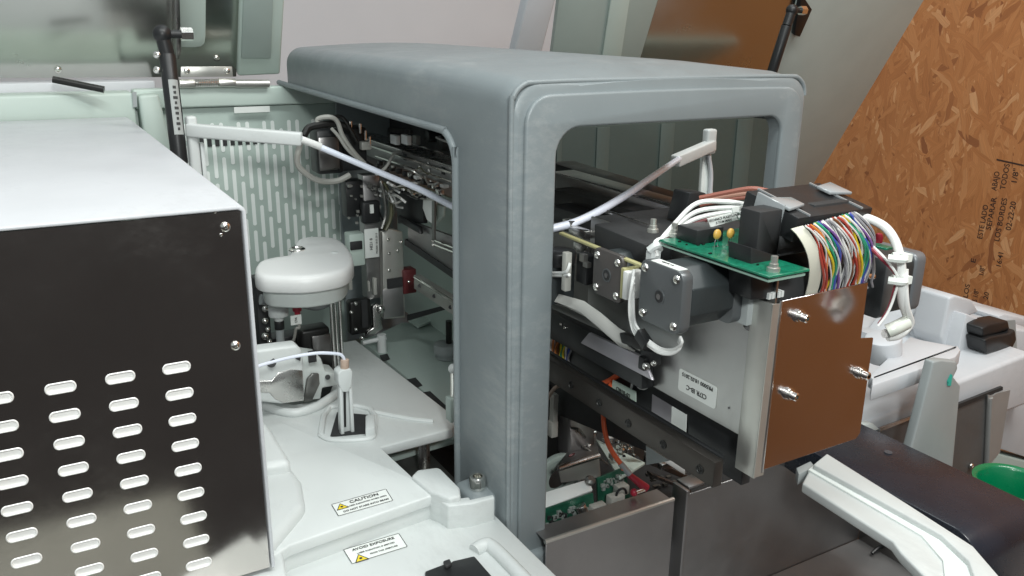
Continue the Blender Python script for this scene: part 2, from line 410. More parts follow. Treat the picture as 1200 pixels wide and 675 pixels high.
# rear rail behind the perforated cabinet
YR = 1.15
t = thing('rear_rail', 'pale mint rear rail running along behind the white cabinet top', 'rail', (0, YR, -.13))
MB().box(-.4, P(158, 120, y=YR).x, YR, YR+.05, P(50, 147, y=YR).z-.01, P(50, 111, y=YR).z).build('rail', mint, t, .004, 3)
MB().box(-.4, P(185, 95, y=YR+.03).x, YR+.052, YR+.10, P(50, 111, y=YR).z-.02, P(60, 96, y=YR+.06).z).build('ledge', whitecold, t, .003)
MB().prism([P(162, 112, y=YR-.005), P(186, 110, y=YR-.005), P(196, 150, y=YR-.005), P(205, 185, y=YR-.005), P(172, 185, y=YR-.005), P(166, 140, y=YR-.005)], (0, .05, 0)).build('end_post', mint, t, .004, 3)
MB().prism([P(155, 108, y=YR-.002), P(160, 108, y=YR-.002), P(161, 125, y=YR-.002), P(156, 126, y=YR-.002)], (0, .003, 0)).build('dark_clip', greyp, t)

# lids: opened, hinged at the rear, leaning back over the machine
LN = V((0, -.73, 1.19)).normalized()          # direction up along the lid
LNN = X.cross(LN).normalized()                # lid normal
if LNN.y > 0: LNN = -LNN
L0 = P(250, 93, y=1.22)
def LP(u, v, d=0): return PP(u, v, L0 + LNN*d, LNN)
t = thing('left_lid', 'open left lid with mirror steel lining and mint frame', 'lid', L0)
MB().prism([LP(-40, 92), LP(277, 90), LP(283, -60), LP(-60, -60)], -LNN*.004).build('steel_lining', lidsteel, t, .0006)
MB().prism([LP(276, 84), LP(326, 82), LP(334, -60), LP(281, -60)], LNN*.012).build('lid_frame', mint, t, .004, 3)
fr = MB().prism([LP(282, 67, .012), LP(317, 67, .012), LP(322, -60, .012), LP(286, -60, .012)], LNN*.004).build('frame_recess', mintd, t, .002)
pn = [LP(208, -60), LP(241, -60)] + [LP(240, 40), LP(239, 48), LP(235, 52), LP(228, 53)] + [LP(209, 53)]
MB().prism(pn, LNN*.006).build('inner_panel', mint, t, .002)
s = MB()
for u, v in ((68, 82), (254, 68)): s.panscrew(LP(u, v), LNN, .0045)
s.build('screw', chrome, t)
s = MB(); s.prism([LP(201, -60, .001), LP(205, -60, .001), LP(209, 50, .001), LP(206, 60, .001), LP(203, 58, .001)], LNN*.02)
s.build('strut_bracket', steeld, t, .001)
# hinge
h = MB(); yh = 1.165
h.prism([P(212, 78, y=yh), P(272, 78, y=yh), P(273, 90, y=yh), P(212, 90, y=yh)], (0, .003, 0))
h.cyl(P(210, 98, y=yh), P(228, 98, y=yh), .0055); h.cyl(P(256, 97, y=yh), P(276, 97, y=yh), .0055)
hg = h.build('hinge', zinc, t, .0005)
s = MB(); a, b = P(227, 98, y=yh), P(257, 97, y=yh)
s.tube([a + (b-a)*(k/100) + (Y*math.cos(k*.72) + Z*math.sin(k*.72))*.0046 for k in range(101)], .0009, 6, 0)
s.cyl(a, b, .002)
s.build('spring', chrome, hg)
MB().cyl(P(275, 98, y=yh), P(315, 98, y=yh), .0052).build('hinge_pin', zinc, hg)
s = MB()
for u, v in ((219, 83), (266, 83)): s.panscrew(P(u, v, y=yh), -Y, .004)
s.build('hinge_screw', chrome, hg)
MB().cyl(P(62, 93, y=1.145), P(122, 105, y=1.13), .004).build('stay_rod', anod, t)

def strut(label, pts, r0, grp):
    a, b, c = pts        # top, joint, bottom
    t = thing('gas_strut', label, 'gas strut', c, grp)
    MB().cyl(b, c, r0, 20).build('cylinder', black, t, .0012)
    MB().cyl(a, b, r0*.9, 16).build('piston_rod', black, t)
    e = MB(); e.ball(a, r0*1.15); e.cyl(a, a + X*r0*2.6, r0*.5); e.build('end_fitting', black, t)
    n = MB(); n.cyl(a + X*r0*2.2, a + X*r0*3.6, r0*.85, 6); n.build('nut', chrome, t)
    return t
YS0, YS1 = 1.02, .985
top = P(190, 40, y=.99); jn = P(196, 64, y=.99); bot = P(211, 192, y=.96)
gs = strut('black gas strut with white label standing at the left lid hinge', (top, jn, bot), .0085, 'gas struts holding the lids')
ax = (bot-jn).normalized(); nrm = (-Y + X*.2); nrm = (nrm - ax*nrm.dot(ax)).normalized(); sd = ax.cross(nrm).normalized()
c0 = jn + ax*.028
rows = []
for k in range(7):
    an = (k-3)*.2
    rows.append([c0 + (nrm*math.cos(an) + sd*math.sin(an))*.0088, c0 + ax*.058 + (nrm*math.cos(an) + sd*math.sin(an))*.0088])
lb = MB().sheet(rows).build('label_sticker', mat('grey label', (.35, .37, .36), .5, var=.03), gs)
q = MB()
for k in range(9): q.obox(c0 + ax*(.008+k*.0055) + nrm*.009, sd*random.uniform(.001, .003), ax*.0014, nrm*.0003)
q.build('printing', ink, lb)
s = MB()
for dv in (0, 18): s.panscrew(P(184, 64+dv, y=.985), V((-.6, -1, .1)), .004)
s.build('screw', chrome, gs)

# right lid
RN = LN; R0 = P(640, 60, y=1.24)
def RP(u, v, d=0): return PP(u, v, R0 + LNN*d, LNN)
def ext(u, v, du, dv, k): return (u+du*k, v+dv*k)
t = thing('right_lid', 'large open right lid of mint grey with steel lining leaning over the machine', 'lid', R0)
MB().prism([RP(900, 310), RP(903, 110), RP(945, -40), RP(1107, -40), RP(948, 225), RP(905, 310)], -LNN*.006).build('lid_side', mat('lid grey mint', (.44, .50, .47), .45, var=.04), t, .002)
MB().prism([RP(735, 120, -.002), RP(783, -40, -.002), RP(985, -40, -.002), RP(905, 110, -.002), RP(900, 180, -.002)], -LNN*.003).build('steel_lining', lidsteel, t)
MB().prism([RP(640, 120, .0), RP(660, -40, .0), RP(783, -40, .0), RP(735, 120, .0)], -LNN*.01).build('lid_panel', mintd, t, .001)
MB().prism([RP(698, 120, .004), RP(722, -40, .004), RP(744, -40, .004), RP(720, 120, .004)], -LNN*.004).build('lid_rib', mint, t, .001)
MB().prism([RP(588, 120, .012), RP(627, -40, .012), RP(662, -40, .012), RP(620, 120, .012)], -LNN*.02).build('lid_frame', whitecold, t, .004, 3)
strut('black gas strut rising behind the right end of the grey hood', (P(928, 12, y=1.02), P(922, 30, y=1.02), P(903, 90, y=1.03)), .0085, 'gas struts holding the lids')
t2 = MB().prism([RP(936, -10, .002), RP(948, 8, .002), RP(934, 40, .002), RP(927, 38, .002), RP(930, 20, .002)], LNN*.01).build('strut_bracket', black, t, .001)

# ================================================================== PERFORATED CABINET (left)
YC = .55
CX1 = P(287, 240, y=YC).x; CZ1 = P(287, 240, y=YC).z; YCE = YR - .004
t = thing('perforated_cabinet', 'white topped cabinet with a dark mirror steel front punched with slots', 'cabinet', (-.1, .85, -.385))
CX0 = -.45
s = MB(); th = .0025
prof = [(CX0, CZ1), (CX1-.004, CZ1), (CX1-.0012, CZ1-.0012), (CX1, CZ1-.004), (CX1, -.385), (CX1-th, -.385), (CX1-th, CZ1-.004), (CX1-.005, CZ1-th), (CX0, CZ1-th)]
s.prism([V((x, YC-.002, z)) for x, z in prof], (0, YCE-YC+.002, 0)); s.build('top_cover', whitecold, t, .0008, 2)
slots = []
c1 = [(69, 456), (74, 489), (79, 521), (84, 552), (89, 582), (93, 612), (98, 641)]
c2 = [(141, 442), (145, 474), (149, 506), (152, 537), (157, 567), (161, 596), (164, 624), (167, 652)]
c3 = [(207, 431), (211, 462), (214, 492), (217, 522), (220, 551), (224, 580), (227, 608), (230, 635), (233, 661)]
ctr = P(141, 442, y=YC); c3p = P(207, 431, y=YC); dz = (P(233, 661, y=YC).z - P(207, 431, y=YC).z)/8; dx = c3p.x-ctr.x
for ci in range(-3, 4):
    for k in range(-0, 10):
        slots.append(V((c3p.x + (ci-3)*dx, YC, c3p.z + k*dz)))
SW, SH = .0158, .0058
slots = [p for p in slots if p.x > -.10]
cutm = MB()
for p in slots:
    cutm.prism([V((p.x+x_, YC-.01, p.z+y_)) for x_, y_ in rrect(SW, SH, SH/2-.0001, 7)], (0, .03, 0))
bool_cut(MB().box(CX0, CX1-.0035, YC, YC+.0015, -.3849, CZ1-.0035), [cutm]).build('front_panel', mirror, t)
slotw = mat('bright slot liner', (.80, .80, .78), .5, var=.03)
slotr = mat('bare bright slot edge', (.88, .88, .86), .38, .1, var=.03)
for p in slots:
    A = rrect(SW, SH, SH/2-.0001, 7); rows = []
    for d, yy in [(.0009, -.0001), (.0005, -.0006), (.0001, -.0006), (-.00015, -.0001), (-.0003, .0022)]:
        pts = [(x_*(1+d/(SW/2)), y_*(1+d/(SH/2))) for x_, y_ in A]; pts.append(pts[0])
        rows.append([V((p.x+x_, YC+yy, p.z+y_)) for x_, y_ in pts])
    ro = MB().sheet(rows).build('slot_rim', slotr, t)
    MB().prism([V((p.x+x_, YC+.0019+.0016*(y_/SH+.5)*.6-.0010*(1-(y_/SH+.5)), p.z+y_)) for x_, y_ in rrect(SW-.0002, SH-.0002, SH/2-.0003, 6)], (0, .0004, 0)).build('slot_liner', slotw, ro)
s = MB()
for u, v, r in ((264, 266, .0034), (276, 405, .0034)): s.panscrew(P(u, v, y=YC), -Y, r)
s.build('screw', chrome, t)
s = MB()
for u, v in ((252, 248), (259, 275)): s.panscrew(P(u, v, y=YC), -Y, .0012)
s.build('rivet', chrome, t)

# ================================================================== HOOD (arch)
YA = .55
hx0 = P(603, 100, y=YA).x; hx1 = P(948, 96, y=YA).x; hz1 = P(640, 97, y=YA).z
wx0 = P(650, 165, y=YA).x; wx1 = P(914, 140, y=YA).x; wz1 = (P(660, 150, y=YA).z + P(905, 135, y=YA).z)/2
HB = -.462; HY1 = 1.172
t = thing('arch_hood', 'large blue grey moulded hood arching over the gantry with open window', 'hood', ((hx0+hx1)/2, .8, HB))
def outer(inset, y, crown):
    R = .022
    pts = [(hx0+inset, HB)]
    pts += [(hx0+inset + R - R*math.cos(a), hz1+crown-inset-R + R*math.sin(a)) for a in [PI/2*i/8 for i in range(9)]]
    pts += [(hx0+inset+R + (hx1-hx0-2*inset-2*R)*k/8, hz1+crown-inset + .006*math.sin(PI*k/8)*(1 if crown else .2)) for k in range(1, 8)]
    pts += [(hx1-inset-R + R*math.sin(a), hz1+crown-inset-R + R*math.cos(a)) for a in [PI/2*i/8 for i in range(9)]]
    pts += [(hx1-inset, HB)]
    return [V((x, y, z)) for x, z in pts]
def loft(rings):
    m = MB(); g = [m.verts(r) for r in rings]
    for A, B in zip(g, g[1:]):
        for k in range(len(A)): m.bm.faces.new([A[k], A[(k+1) % len(A)], B[(k+1) % len(B)], B[k]])
    m.bm.faces.new(g[0][::-1]); m.bm.faces.new(g[-1]); return m
body = loft([outer(.004, YA, -.001), outer(.0012, YA+.002, 0), outer(0, YA+.006, 0), outer(0, YA+.03, .004), outer(0, .7, .008), outer(0, .95, .010), outer(0, HY1-.02, .010), outer(.004, HY1-.006, .008), outer(.014, HY1, .002)])
W = .012
cut_in = MB().box(hx0+W, hx1-W, YA+W, HY1-.006, HB-.05, hz1-.010)
pts = [(wx0, HB-.05)] + [(wx0+.022-.022*math.cos(a), wz1-.022+.022*math.sin(a)) for a in [PI/2*i/8 for i in range(9)]] + [(wx1-.016+.016*math.sin(a), wz1-.016+.016*math.cos(a)) for a in [PI/2*i/8 for i in range(9)]] + [(wx1, HB-.05)]
cut_front = MB().prism([V((x, YA-.02, z)) for x, z in pts], (0, .06, 0))
yo = .645; zlip = -.082; R = .030
pts = [(yo, HB-.05)] + [(yo + R - R*math.cos(a), zlip - R + R*math.sin(a) - .004) for a in [PI/2*i/10 for i in range(11)]] + [(HY1+.05, zlip+.004), (HY1+.05, HB-.05)]
cut_side = MB().prism([V((hx0-.03, y, z)) for y, z in pts], (.10, 0, 0))
pts2 = [(YA+.013, HB-.05), (YA+.013, zlip), (HY1+.05, zlip+.004), (HY1+.05, HB-.05)]
cut_right = MB().prism([V((hx1-.05, y, z)) for y, z in pts2], (.10, 0, 0))
hood = bool_cut(body, [cut_in, cut_front, cut_side, cut_right])
bm = hood.bm
ed = []
for e in bm.edges:
    if len(e.link_faces) != 2: continue
    if e.calc_face_angle(0) < math.radians(55): continue
    mid = (e.verts[0].co+e.verts[1].co)/2
    if abs(mid.y-YA) < .001 and mid.z > HB+.01 and wx0-.002 < mid.x < wx1+.002: ed.append(e)
    elif abs(mid.x-hx0) < .001 and mid.y > yo-.002: ed.append(e)
bmesh.ops.bevel(bm, geom=ed, offset=.003, segments=3, profile=.5, affect='EDGES', clamp_overlap=True)
hood.build('shell', hoodm, t, angle=32)
cut_f2 = MB().prism([V((x, YA-.03, z)) for x, z in [(wx0, HB-.05)] + [(wx0+.022-.022*math.cos(a), wz1-.022+.022*math.sin(a)) for a in [PI/2*i/8 for i in range(9)]] + [(wx1-.016+.016*math.sin(a), wz1-.016+.016*math.cos(a)) for a in [PI/2*i/8 for i in range(9)]] + [(wx1, HB-.05)]], (0, .06, 0))
fo = [V((p.x, YA-.0035, p.z)) for p in outer(.0085, YA, 0)]
ffr = bool_cut(MB().prism(fo, (0, .006, 0)), [cut_f2])
ffr.build('front_frame', hoodm, t, .0022, 3, blim=50)
# raised seam line around the front frame
rp = [V((hx0+.0015, YA+.0025, HB+.03)), V((hx0+.0005, YA+.003, -.30)), V((hx0, YA+.0035, -.15))]
rp += [V((hx0+.017-.017*math.cos(a), YA+.004, hz1-.017+.017*math.sin(a))) for a in [PI/2*i/6 for i in range(7)]]
rp += [V((hx0+(hx1-hx0)*k/6, YA+.004, hz1+.0005)) for k in range(1, 6)]
rp += [V((hx1-.017+.017*math.sin(a), YA+.004, hz1-.017+.017*math.cos(a))) for a in [PI/2*i/6 for i in range(7)]]
MB().tube(rp, .0022, 10, 3).build('seam_ridge', hoodm, t)
s = MB(); yl = yo+R
s.tube([V((hx0-.001, yo+.001, HB+.04)), V((hx0-.001, yo+.001, zlip-R-.01))] + [V((hx0-.001, yo+R-(R-.001)*math.cos(a), zlip-R-.004+(R-.001)*math.sin(a))) for a in [PI/2*i/8 for i in range(9)]] + [V((hx0-.001, .8, zlip-.003)), V((hx0-.001, HY1-.02, zlip+.003)), V((hx0-.001, HY1+.02, zlip+.004))], .0035, 10, 3)
s.build('opening_lip', hoodm, t)
# mounting foot with screw
f0 = P(555, 573, x=hx0-.012)
MB().prism([V((hx0-.022, f0.y-.016, -.47)), V((hx0+.01, f0.y-.02, -.47)), V((hx0+.01, f0.y+.024, -.47)), V((hx0-.022, f0.y+.02, -.47))], (0, 0, .47+f0.z+.0)).build('mounting_foot', hoodm, t, .005, 3)
mf = f0 + V((.004, 0, .0005))
MB().lathe(mf, Z, [(0, 0), (.0075, 0), (.0075, .010), (.0066, .0115), (.0045, .0115), (.004, .006), (0, .006)], 20).build('socket_screw', chrome, t)
MB().box(wx0-.036, wx0+.012, YA-.010, YA+.014, -.52, P(640, 640, y=YA).z+.004).build('corner_foot', hoodm, t, .006, 3)

# ================================================================== DECK MOULDING
ZD = -.388
t = thing('deck_moulding', 'white moulded deck with a caution label and stepped edges', 'deck cover', (.22, .75, -.47))
def dz_(pts, z): return [P(u, v, z=z) for u, v in pts]
main = [(296, 668), (339, 639), (430, 607), (516, 577), (540, 577), (485, 560), (446, 524), (531, 502), (536, 490), (527, 483), (417, 398), (396, 402), (394, 440), (386, 460), (370, 470), (345, 474), (325, 470), (305, 466), (270, 470), (262, 560)]
MB().prism(dz_(main, ZD), (0, 0, -.011)).build('deck_plate', white, t, .0018, 3)
MB().prism(dz_([(296, 669), (339, 639.6), (430, 607.6), (516, 577.6), (512, 570), (428, 598), (336, 630), (300, 650)], ZD-.0022), (0, 0, -.03)).build('front_skirt', white, t, .002, 2)
# block at the hole corner
MB().prism(dz_([(482, 557), (489, 550), (513, 547), (517, 549), (539, 571), (540, 581), (526, 584), (505, 576)], ZD+.004), (0, 0, -.032)).build('raised_pad', white, t, .0025, 3)
# left shoulder along the cabinet
MB().prism(dz_([(296, 545), (340, 543), (353, 560), (358, 590), (316, 640), (292, 650)], ZD+.009), (0, 0, -.035)).build('shoulder', white, t, .008, 4)
MB().prism(dz_([(285, 485), (306, 487), (316, 497), (342, 540), (290, 548)], ZD+.020), (0, 0, -.04)).build('shoulder_step', white, t, .007, 4)
MB().tube([P(305, 473, z=ZD+.003), P(322, 480, z=ZD+.003), P(345, 484, z=ZD+.003), P(368, 478, z=ZD+.003), P(382, 470, z=ZD+.003), P(395, 461, z=ZD+.003)], .005, 12, 6).build('curved_rim', white, t)
# rim around the well
w0 = [(376, 510), (386, 478), (434, 480), (438, 508), (428, 515), (390, 516)]
wp = dz_(w0, ZD+.001)
MB().tube(wp+[wp[0]], .0032, 8, 3).build('well_rim', white, t)
MB().prism(dz_([(387, 512), (395, 484), (432, 487), (432, 508)], ZD+.0005), (0, 0, .001)).build('well_opening', blackm, t)
MB().prism(dz_([(428, 486), (439, 484), (440, 500), (428, 503)], ZD+.012), (0, 0, -.014)).build('well_block', white, t, .002)
MB().tube([P(438, 483, z=ZD+.001), P(480, 491, z=ZD+.001), P(508, 494, z=ZD+.001)], .0025, 8, 3).build('raised_rib', white, t)
# front wall and lower tray
ZT = -.412
fw = [(300, 664), (339, 640), (430, 608), (516, 577), (520, 592), (545, 590), (578, 580)]
MB().prism(dz_([(230, 700), (290, 664), (322, 655), (339, 642), (420, 612), (516, 579), (524, 590), (560, 584), (579, 601), (612, 634), (654, 675), (690, 715), (520, 760), (330, 780)], ZT), (0, 0, -.02)).build('tray_floor', white, t, .003, 2)
MB().prism(dz_([(514, 578), (526, 585), (550, 582), (551, 585), (578, 579), (580, 583), (553, 590), (525, 593), (512, 584)], ZD-.0015), (0, 0, -.03)).build('back_wall', white, t, .0015, 3)
MB().prism(dz_([(319, 633), (331, 645), (337, 680), (338, 725), (215, 725), (246, 682), (300, 658)], ZD-.001), (0, 0, -.03)).build('left_wall', white, t, .0025, 3)
MB().tube([P(556, 646, z=ZT+.001), P(566, 640, z=ZT+.002), P(578, 642, z=ZT+.002), P(625, 690, z=ZT+.002)], .006, 12, 4).build('recess_rim', white, t)
blk = MB()
blk.prism(dz_([(498, 669), (522, 660), (524, 664), (530, 657), (556, 651), (590, 690), (498, 700)], ZT+.006), (0, 0, -.008)); blk.build('black_insert', black, t, .002, 2)
MB().prism(dz_([(519, 661), (527, 658), (530, 664), (523, 668)], ZT+.0065), (0, 0, .003)).build('insert_clip', blackm, t, .001)
MB().box(-.35, .085, .35, .535, -.43, -.415).build('front_ledge', mat('olive grey ledge', (.17, .17, .145), .6, var=.05), t, .002)
# caution labels
def deck_label(c4, z, lines, tri_left, hold):
    q = dz_(c4, z); lab = MB().prism(q, (0, 0, .0004)).build('caution_label', paper, hold)
    xd = (q[1]-q[0]); w = xd.length; xd.normalize(); yd = (q[0]-q[3]); h = yd.length; yd.normalize(); zz = Z*.0006
    f = MB()
    for k in range(4):
        a, b = q[k], q[(k+1) % 4]; d = (b-a).normalized(); n = Z.cross(d)
        f.prism([a+zz, b+zz, b+n*.0005+zz, a+n*.0005+zz], (0, 0, .0001))
    f.build('label_border', ink, lab)
    items = []
    for txt, fx, fy, size in lines:
        items.append((txt, size, q[3] + xd*w*fx + yd*h*fy + zz, xd, yd, 1.0))
    join_text(items, lab, ink, 'label_text')
    fx, fy = tri_left; c = q[3] + xd*w*fx + yd*h*fy + zz; r = h*.22
    MB().prism([c + yd*r, c - xd*r - yd*r*.7, c + xd*r - yd*r*.7], (0, 0, .0001)).build('warning_triangle', yel, lab)
    m = MB()
    T3 = [c + yd*r*1.15, c - xd*r*1.2 - yd*r*.85, c + xd*r*1.2 - yd*r*.85]
    for k in range(3):
        a, b = T3[k], T3[(k+1) % 3]; m.tube([a, b], .00035, 6, 0)
    m.cyl(c+Z*.0002-yd*r*.1, c+Z*.0004-yd*r*.1, r*.28, 10)
    m.build('warning_symbol', ink, lab)
deck_label([(389, 592), (452, 574), (460, 587), (397, 605)], ZD, [('CAUTION', .56, .77, .0058), ('LASER RADIATION WHEN OPEN', .58, .47, .0024), ('DO NOT STARE INTO BEAM', .52, .17, .0032)], (.13, .62), t)
deck_label([(403, 645), (467, 626), (477, 641), (413, 661)], ZT, [('AVOID EXPOSURE', .5, .80, .0045), ('LASER RADIATION IS EMITTED', .5, .50, .0024), ('FROM THIS APERTURE', .6, .24, .0024)], (.17, .17), t)

# metal under the triangular hole
t = thing('metal_underframe', 'dark steel chassis showing through the gap in the white deck', 'chassis', (.38, .75, -.5))
MB().box(.14, hx0-.03, .60, 1.12, -.47, -.462).build('base_plate', steeld, t)
MB().box(.30, .34, .66, .76, -.455, -.445).build('cross_bar', anodg, t, .002)
MB().prism(dz_([(452, 528), (535, 507), (535, 514), (456, 537)], -.43), (0, 0, -.006)).build('flange', mintd, t, .001)
pb = P(497, 549, z=-.44)
MB().cyl(pb, V((pb.x, pb.y, P(497, 514, y=pb.y).z)), .0062, 20).build('guide_pin', steel, t, .0008)
MB().prism([V((.315, .60, -.52)), V((1.0, .62, -.52)), V((1.0, 1.15, -.52)), V((.315, 1.15, -.52))], (0, 0, .01)).build('floor_plate', blackm, t)
s = MB()
for u, v in ((484, 520), (460, 524)): s.panscrew(P(u, v, z=-.43), Z, .003)
s.build('screw', chrome, t)

# mint floor to the right of the deck
ZF = -.412
t = thing('inner_floor_cover', 'grey green floor cover with a row of rectangular slots below the gantry', 'floor cover', (.45, .95, -.43))
MB().prism(dz_([(422, 398), (440, 392), (470, 378), (560, 372), (640, 420), (600, 520), (537, 502), (531, 486)], ZF), (0, 0, -.02)).build('cover_plate', mintd, t, .002)
for q4 in ([(474, 446), (487, 443), (495, 452), (482, 456)], [(492, 461), (504, 459), (527, 480), (517, 484)], [(445, 417), (454, 415), (457, 421), (448, 424)]):
    s = MB().prism(dz_(q4, ZF+.0006), (0, 0, .0008)).build('slot', blackm, t)
MB().prism(dz_([(478, 377), (540, 352), (545, 362), (490, 385)], ZF+.002), (0, 0, .004)).build('edge_trim', mint, t, .001)

# pump wheel by the post
pc = P(523, 419, z=-.412)
t = thing('dial_wheel', 'grey round knob standing on the inner floor beside the hood post', 'knob', (pc.x, pc.y, ZF))
MB().lathe(V((pc.x, pc.y, ZF+.001)), Z, [(0, 0), (.014, 0), (.014, .006), (.0165, .007), (.0165, .016), (.015, .0185), (0, .0185)], 28).build('knob_disc', greyp, t)
MB().cyl(V((pc.x+.004, pc.y, ZF+.018)), V((pc.x+.004, pc.y, ZF+.05)), .004).build('spindle', anod, t)
t = thing('valve_fitting', 'small white valve fitting on a steel stem beside the hood post', 'valve', P(531, 470, x=.335))
pv = P(531, 432, x=.335)
MB().ball(pv, .005).build('cap', white, t)
MB().cyl(pv - Z*.05, pv - Z*.003, .0028).build('stem', chrome, t)
MB().box(pv.x-.006, pv.x+.006, pv.y-.006, pv.y+.006, pv.z-.055, pv.z-.03).build('body', mintd, t, .001)

# ================================================================== TUBE HOLDERS AND TUBE
def rot_bar(m, a, b, w, h):
    a, b = V(a), V(b); d = (b-a); L = d.length; d.normalize(); sd = d.cross(Z).normalized(); up = sd.cross(d)
    return m.obox((a+b)/2, d*L/2, sd*w/2, up*h/2)
t = thing('tube_holder_arm', 'white square tube holder arm at the left in front of the slotted panel', 'holder', P(222, 200, y=.98), 'white tube holder arms')
rot_bar(MB(), P(223, 152, y=.98)-X*.004, P(354, 163, y=.93), .013, .0145).build('arm', white, t, .002, 3)
MB().box(P(217, 140, y=.98).x, P(230, 140, y=.98).x, .974, .988, P(222, 186, y=.98).z-.08, P(222, 136, y=.98).z).build('upright', white, t, .003, 3)
MB().box(P(231, 140, y=.98).x, P(236, 140, y=.98).x, .976, .986, P(222, 200, y=.98).z-.07, P(222, 168, y=.98).z).build('guide_strip', white, t, .001)
YH = .82
t = thing('tube_holder_arm', 'white tube holder arm on an upright seen through the hood window', 'holder', P(827, 228, y=YH), 'white tube holder arms')
rot_bar(MB(), P(832, 170, y=YH)+X*.004, P(791, 189, y=YH-.03), .013, .0145).build('arm', white, t, .002, 3)
MB().box(P(826, 160, y=YH).x, P(837, 160, y=YH).x, YH-.006, YH+.006, P(832, 180, y=YH).z, P(832, 151, y=YH).z).build('upright', white, t, .003, 3)
MB().prism([P(824, 182, y=YH), P(834, 180, y=YH), P(836, 230, y=YH), P(821, 230, y=YH)], (0, .006, 0)).build('stem_web', mintl, t, .0015)
MB().tube([P(830, 182, y=YH-.003), P(833, 205, y=YH-.003), P(831, 240, y=YH-.003)], .003, 8).build('stem_tube', whitecold, t)

t = thing('plastic_tube', 'pale blue plastic tube sagging between the two white holder arms through the hood', 'tube', P(585, 266, y=.8))
tp = [P(352, 163, y=.93), P(372, 171, y=.93), P(440, 200, y=.89), P(490, 221, y=.83), P(527, 240, y=.77), P(560, 256, y=.70), P(590, 266, y=.64), P(620, 270, y=.605), P(650, 267, y=.59), P(685, 256, y=.585), P(730, 231, y=.60), P(765, 207, y=.67), P(796, 186, y=YH-.03)]
MB().tube(tp, .0036, 12, 6).build('hose', tubem, t)
MB().tube([P(353, 163.5, y=.929), P(364, 167.5, y=.929), P(376, 172, y=.928)], .0042, 12, 4).build('marked_sleeve', wirew, t)

# ================================================================== REAGENT ARM (white cover with probes)
YP = .91
def AP(u, v, y=YP): return P(u, v, y=y)
t = thing('pipetting_arm', 'white kidney shaped arm cover with a metal button, carried on polished shafts', 'arm', P(392, 437, z=ZD))
zc = AP(355, 300).z
outl = [(298, 318), (303, 308), (320, 303), (338, 300), (345, 290), (352, 280), (372, 277), (396, 280), (408, 290), (414, 302), (412, 312), (398, 320), (360, 326), (320, 326), (304, 324)]
top_c = [P(u, v, z=zc) for u, v in outl]
cen = sum(top_c, V((0, 0, 0)))/len(top_c)
def shrink(ps, k, dz): return [cen + (p-cen)*k + Z*dz for p in ps]
def cover(rings):
    m = MB(); g = [m.verts(r) for r in rings]
    for A, B in zip(g, g[1:]):
        for k in range(len(A)): m.bm.faces.new([A[k], A[(k+1) % len(A)], B[(k+1) % len(B)], B[k]])
    m.bm.faces.new(g[0][::-1]); m.bm.faces.new(g[-1]); return m
def smooth_loop(ps, n=4):
    q = []
    N = len(ps)
    for i in range(N):
        p0, p1, p2, p3 = ps[i-1], ps[i], ps[(i+1) % N], ps[(i+2) % N]
        for k in range(n):
            s_ = k/n
            q.append(.5*((2*p1) + (p2-p0)*s_ + (2*p0-5*p1+4*p2-p3)*s_*s_ + (3*p1-p0-3*p2+p3)*s_**3))
    return q
tl = smooth_loop(top_c)
cov = cover([shrink(tl, .985, -.0165), shrink(tl, 1.0, -.015), shrink(tl, 1.0, -.006), shrink(tl, .985, -.0015), shrink(tl, .95, .0008), shrink(tl, .90, .0016), shrink(tl, .6, .0022)])
cp = cov.build('cover_top', mat('warm white cover', (.66, .67, .66), .36, var=.02), t, angle=60)
cover([shrink(tl, .84, -.036), shrink(tl, .86, -.034), shrink(tl, .88, -.016)]).build('cover_base', mat('pale grey white base', (.56, .60, .58), .4, var=.02), t, angle=60)
bt = P(348, 293, z=zc+.002)
b_ = MB(); b_.lathe(bt, Z, [(0, 0), (.0095, 0), (.0095, .0015), (.0075, .003), (.006, .003), (.005, .0014), (0, .0014)], 24); b_.build('button', chrome, cp)
MB().lathe(P(392, 297, z=zc+.001), Z, [(0, 0), (.006, 0), (.004, .0015), (0, .002)], 16).build('dimple', white, cp)
for du in (0, 6, 13):
    a = AP(388+du*.75, 355, YP-.01+du*.001); MB().cyl(V((a.x, a.y, ZD-.01)), a + Z*.02, .0024 if du != 6 else .0019, 14).build('shaft', shaftm, t)
a = AP(394, 343, YP-.008); MB().cyl(a - Z*.008, a + Z*.012, .0105, 24).build('bearing', steel, t, .001)
a = AP(323, 342, YP-.02); MB().cyl(a - Z*.004, a + Z*.02, .009, 20).build('boss', mat('pale grey white base', (.56, .60, .58)), t, .001)
a = AP(326, 362, YP-.01)
m = MB(); m.cyl(a - Z*.008, a + Z*.004, .011, 20); m.cyl(a - Z*.014, a - Z*.008, .005, 16); m.build('nozzle_cap', white, t, .001)
m = MB(); m.cyl(a - Z*.024, a - Z*.014, .0055, 16); m.build('nozzle_seal', black, t, .0008)
m = MB(); m.cyl(a - Z*.06, a - Z*.024, .0045, 16); m.build('nozzle_tube', greyp, t)
m = MB(); m.tube([AP(305, 351), AP(320, 352), AP(350, 354), AP(372, 358), AP(390, 350)], .006, 12, 6); m.build('tubing_guard', clear, t)
a = AP(348, 360, YP-.03); m = MB(); m.cyl(a - Z*.018, a + Z*.004, .0035, 12, .0028); m.cyl(a - Z*.004, a + Z*.006, .005, 12); m.build('red_plug', red, t)
m = MB(); m.tube([a - Z*.01, a - Z*.024 + X*.001, AP(347, 385, YP-.03), AP(343, 400, YP-.02), AP(330, 405, YP-.01)], .0016, 8); m.build('probe_lead', wireg, t)
c = AP(347, 375, YP-.035)
lb = MB(); lb.box(c.x-.006, c.x+.006, c.y, c.y+.001, c.z-.0055, c.z+.0055); lb = lb.build('tag_label', paper, t)
text('E94', .004, c, Z, -X, ink, lb)
m = MB()
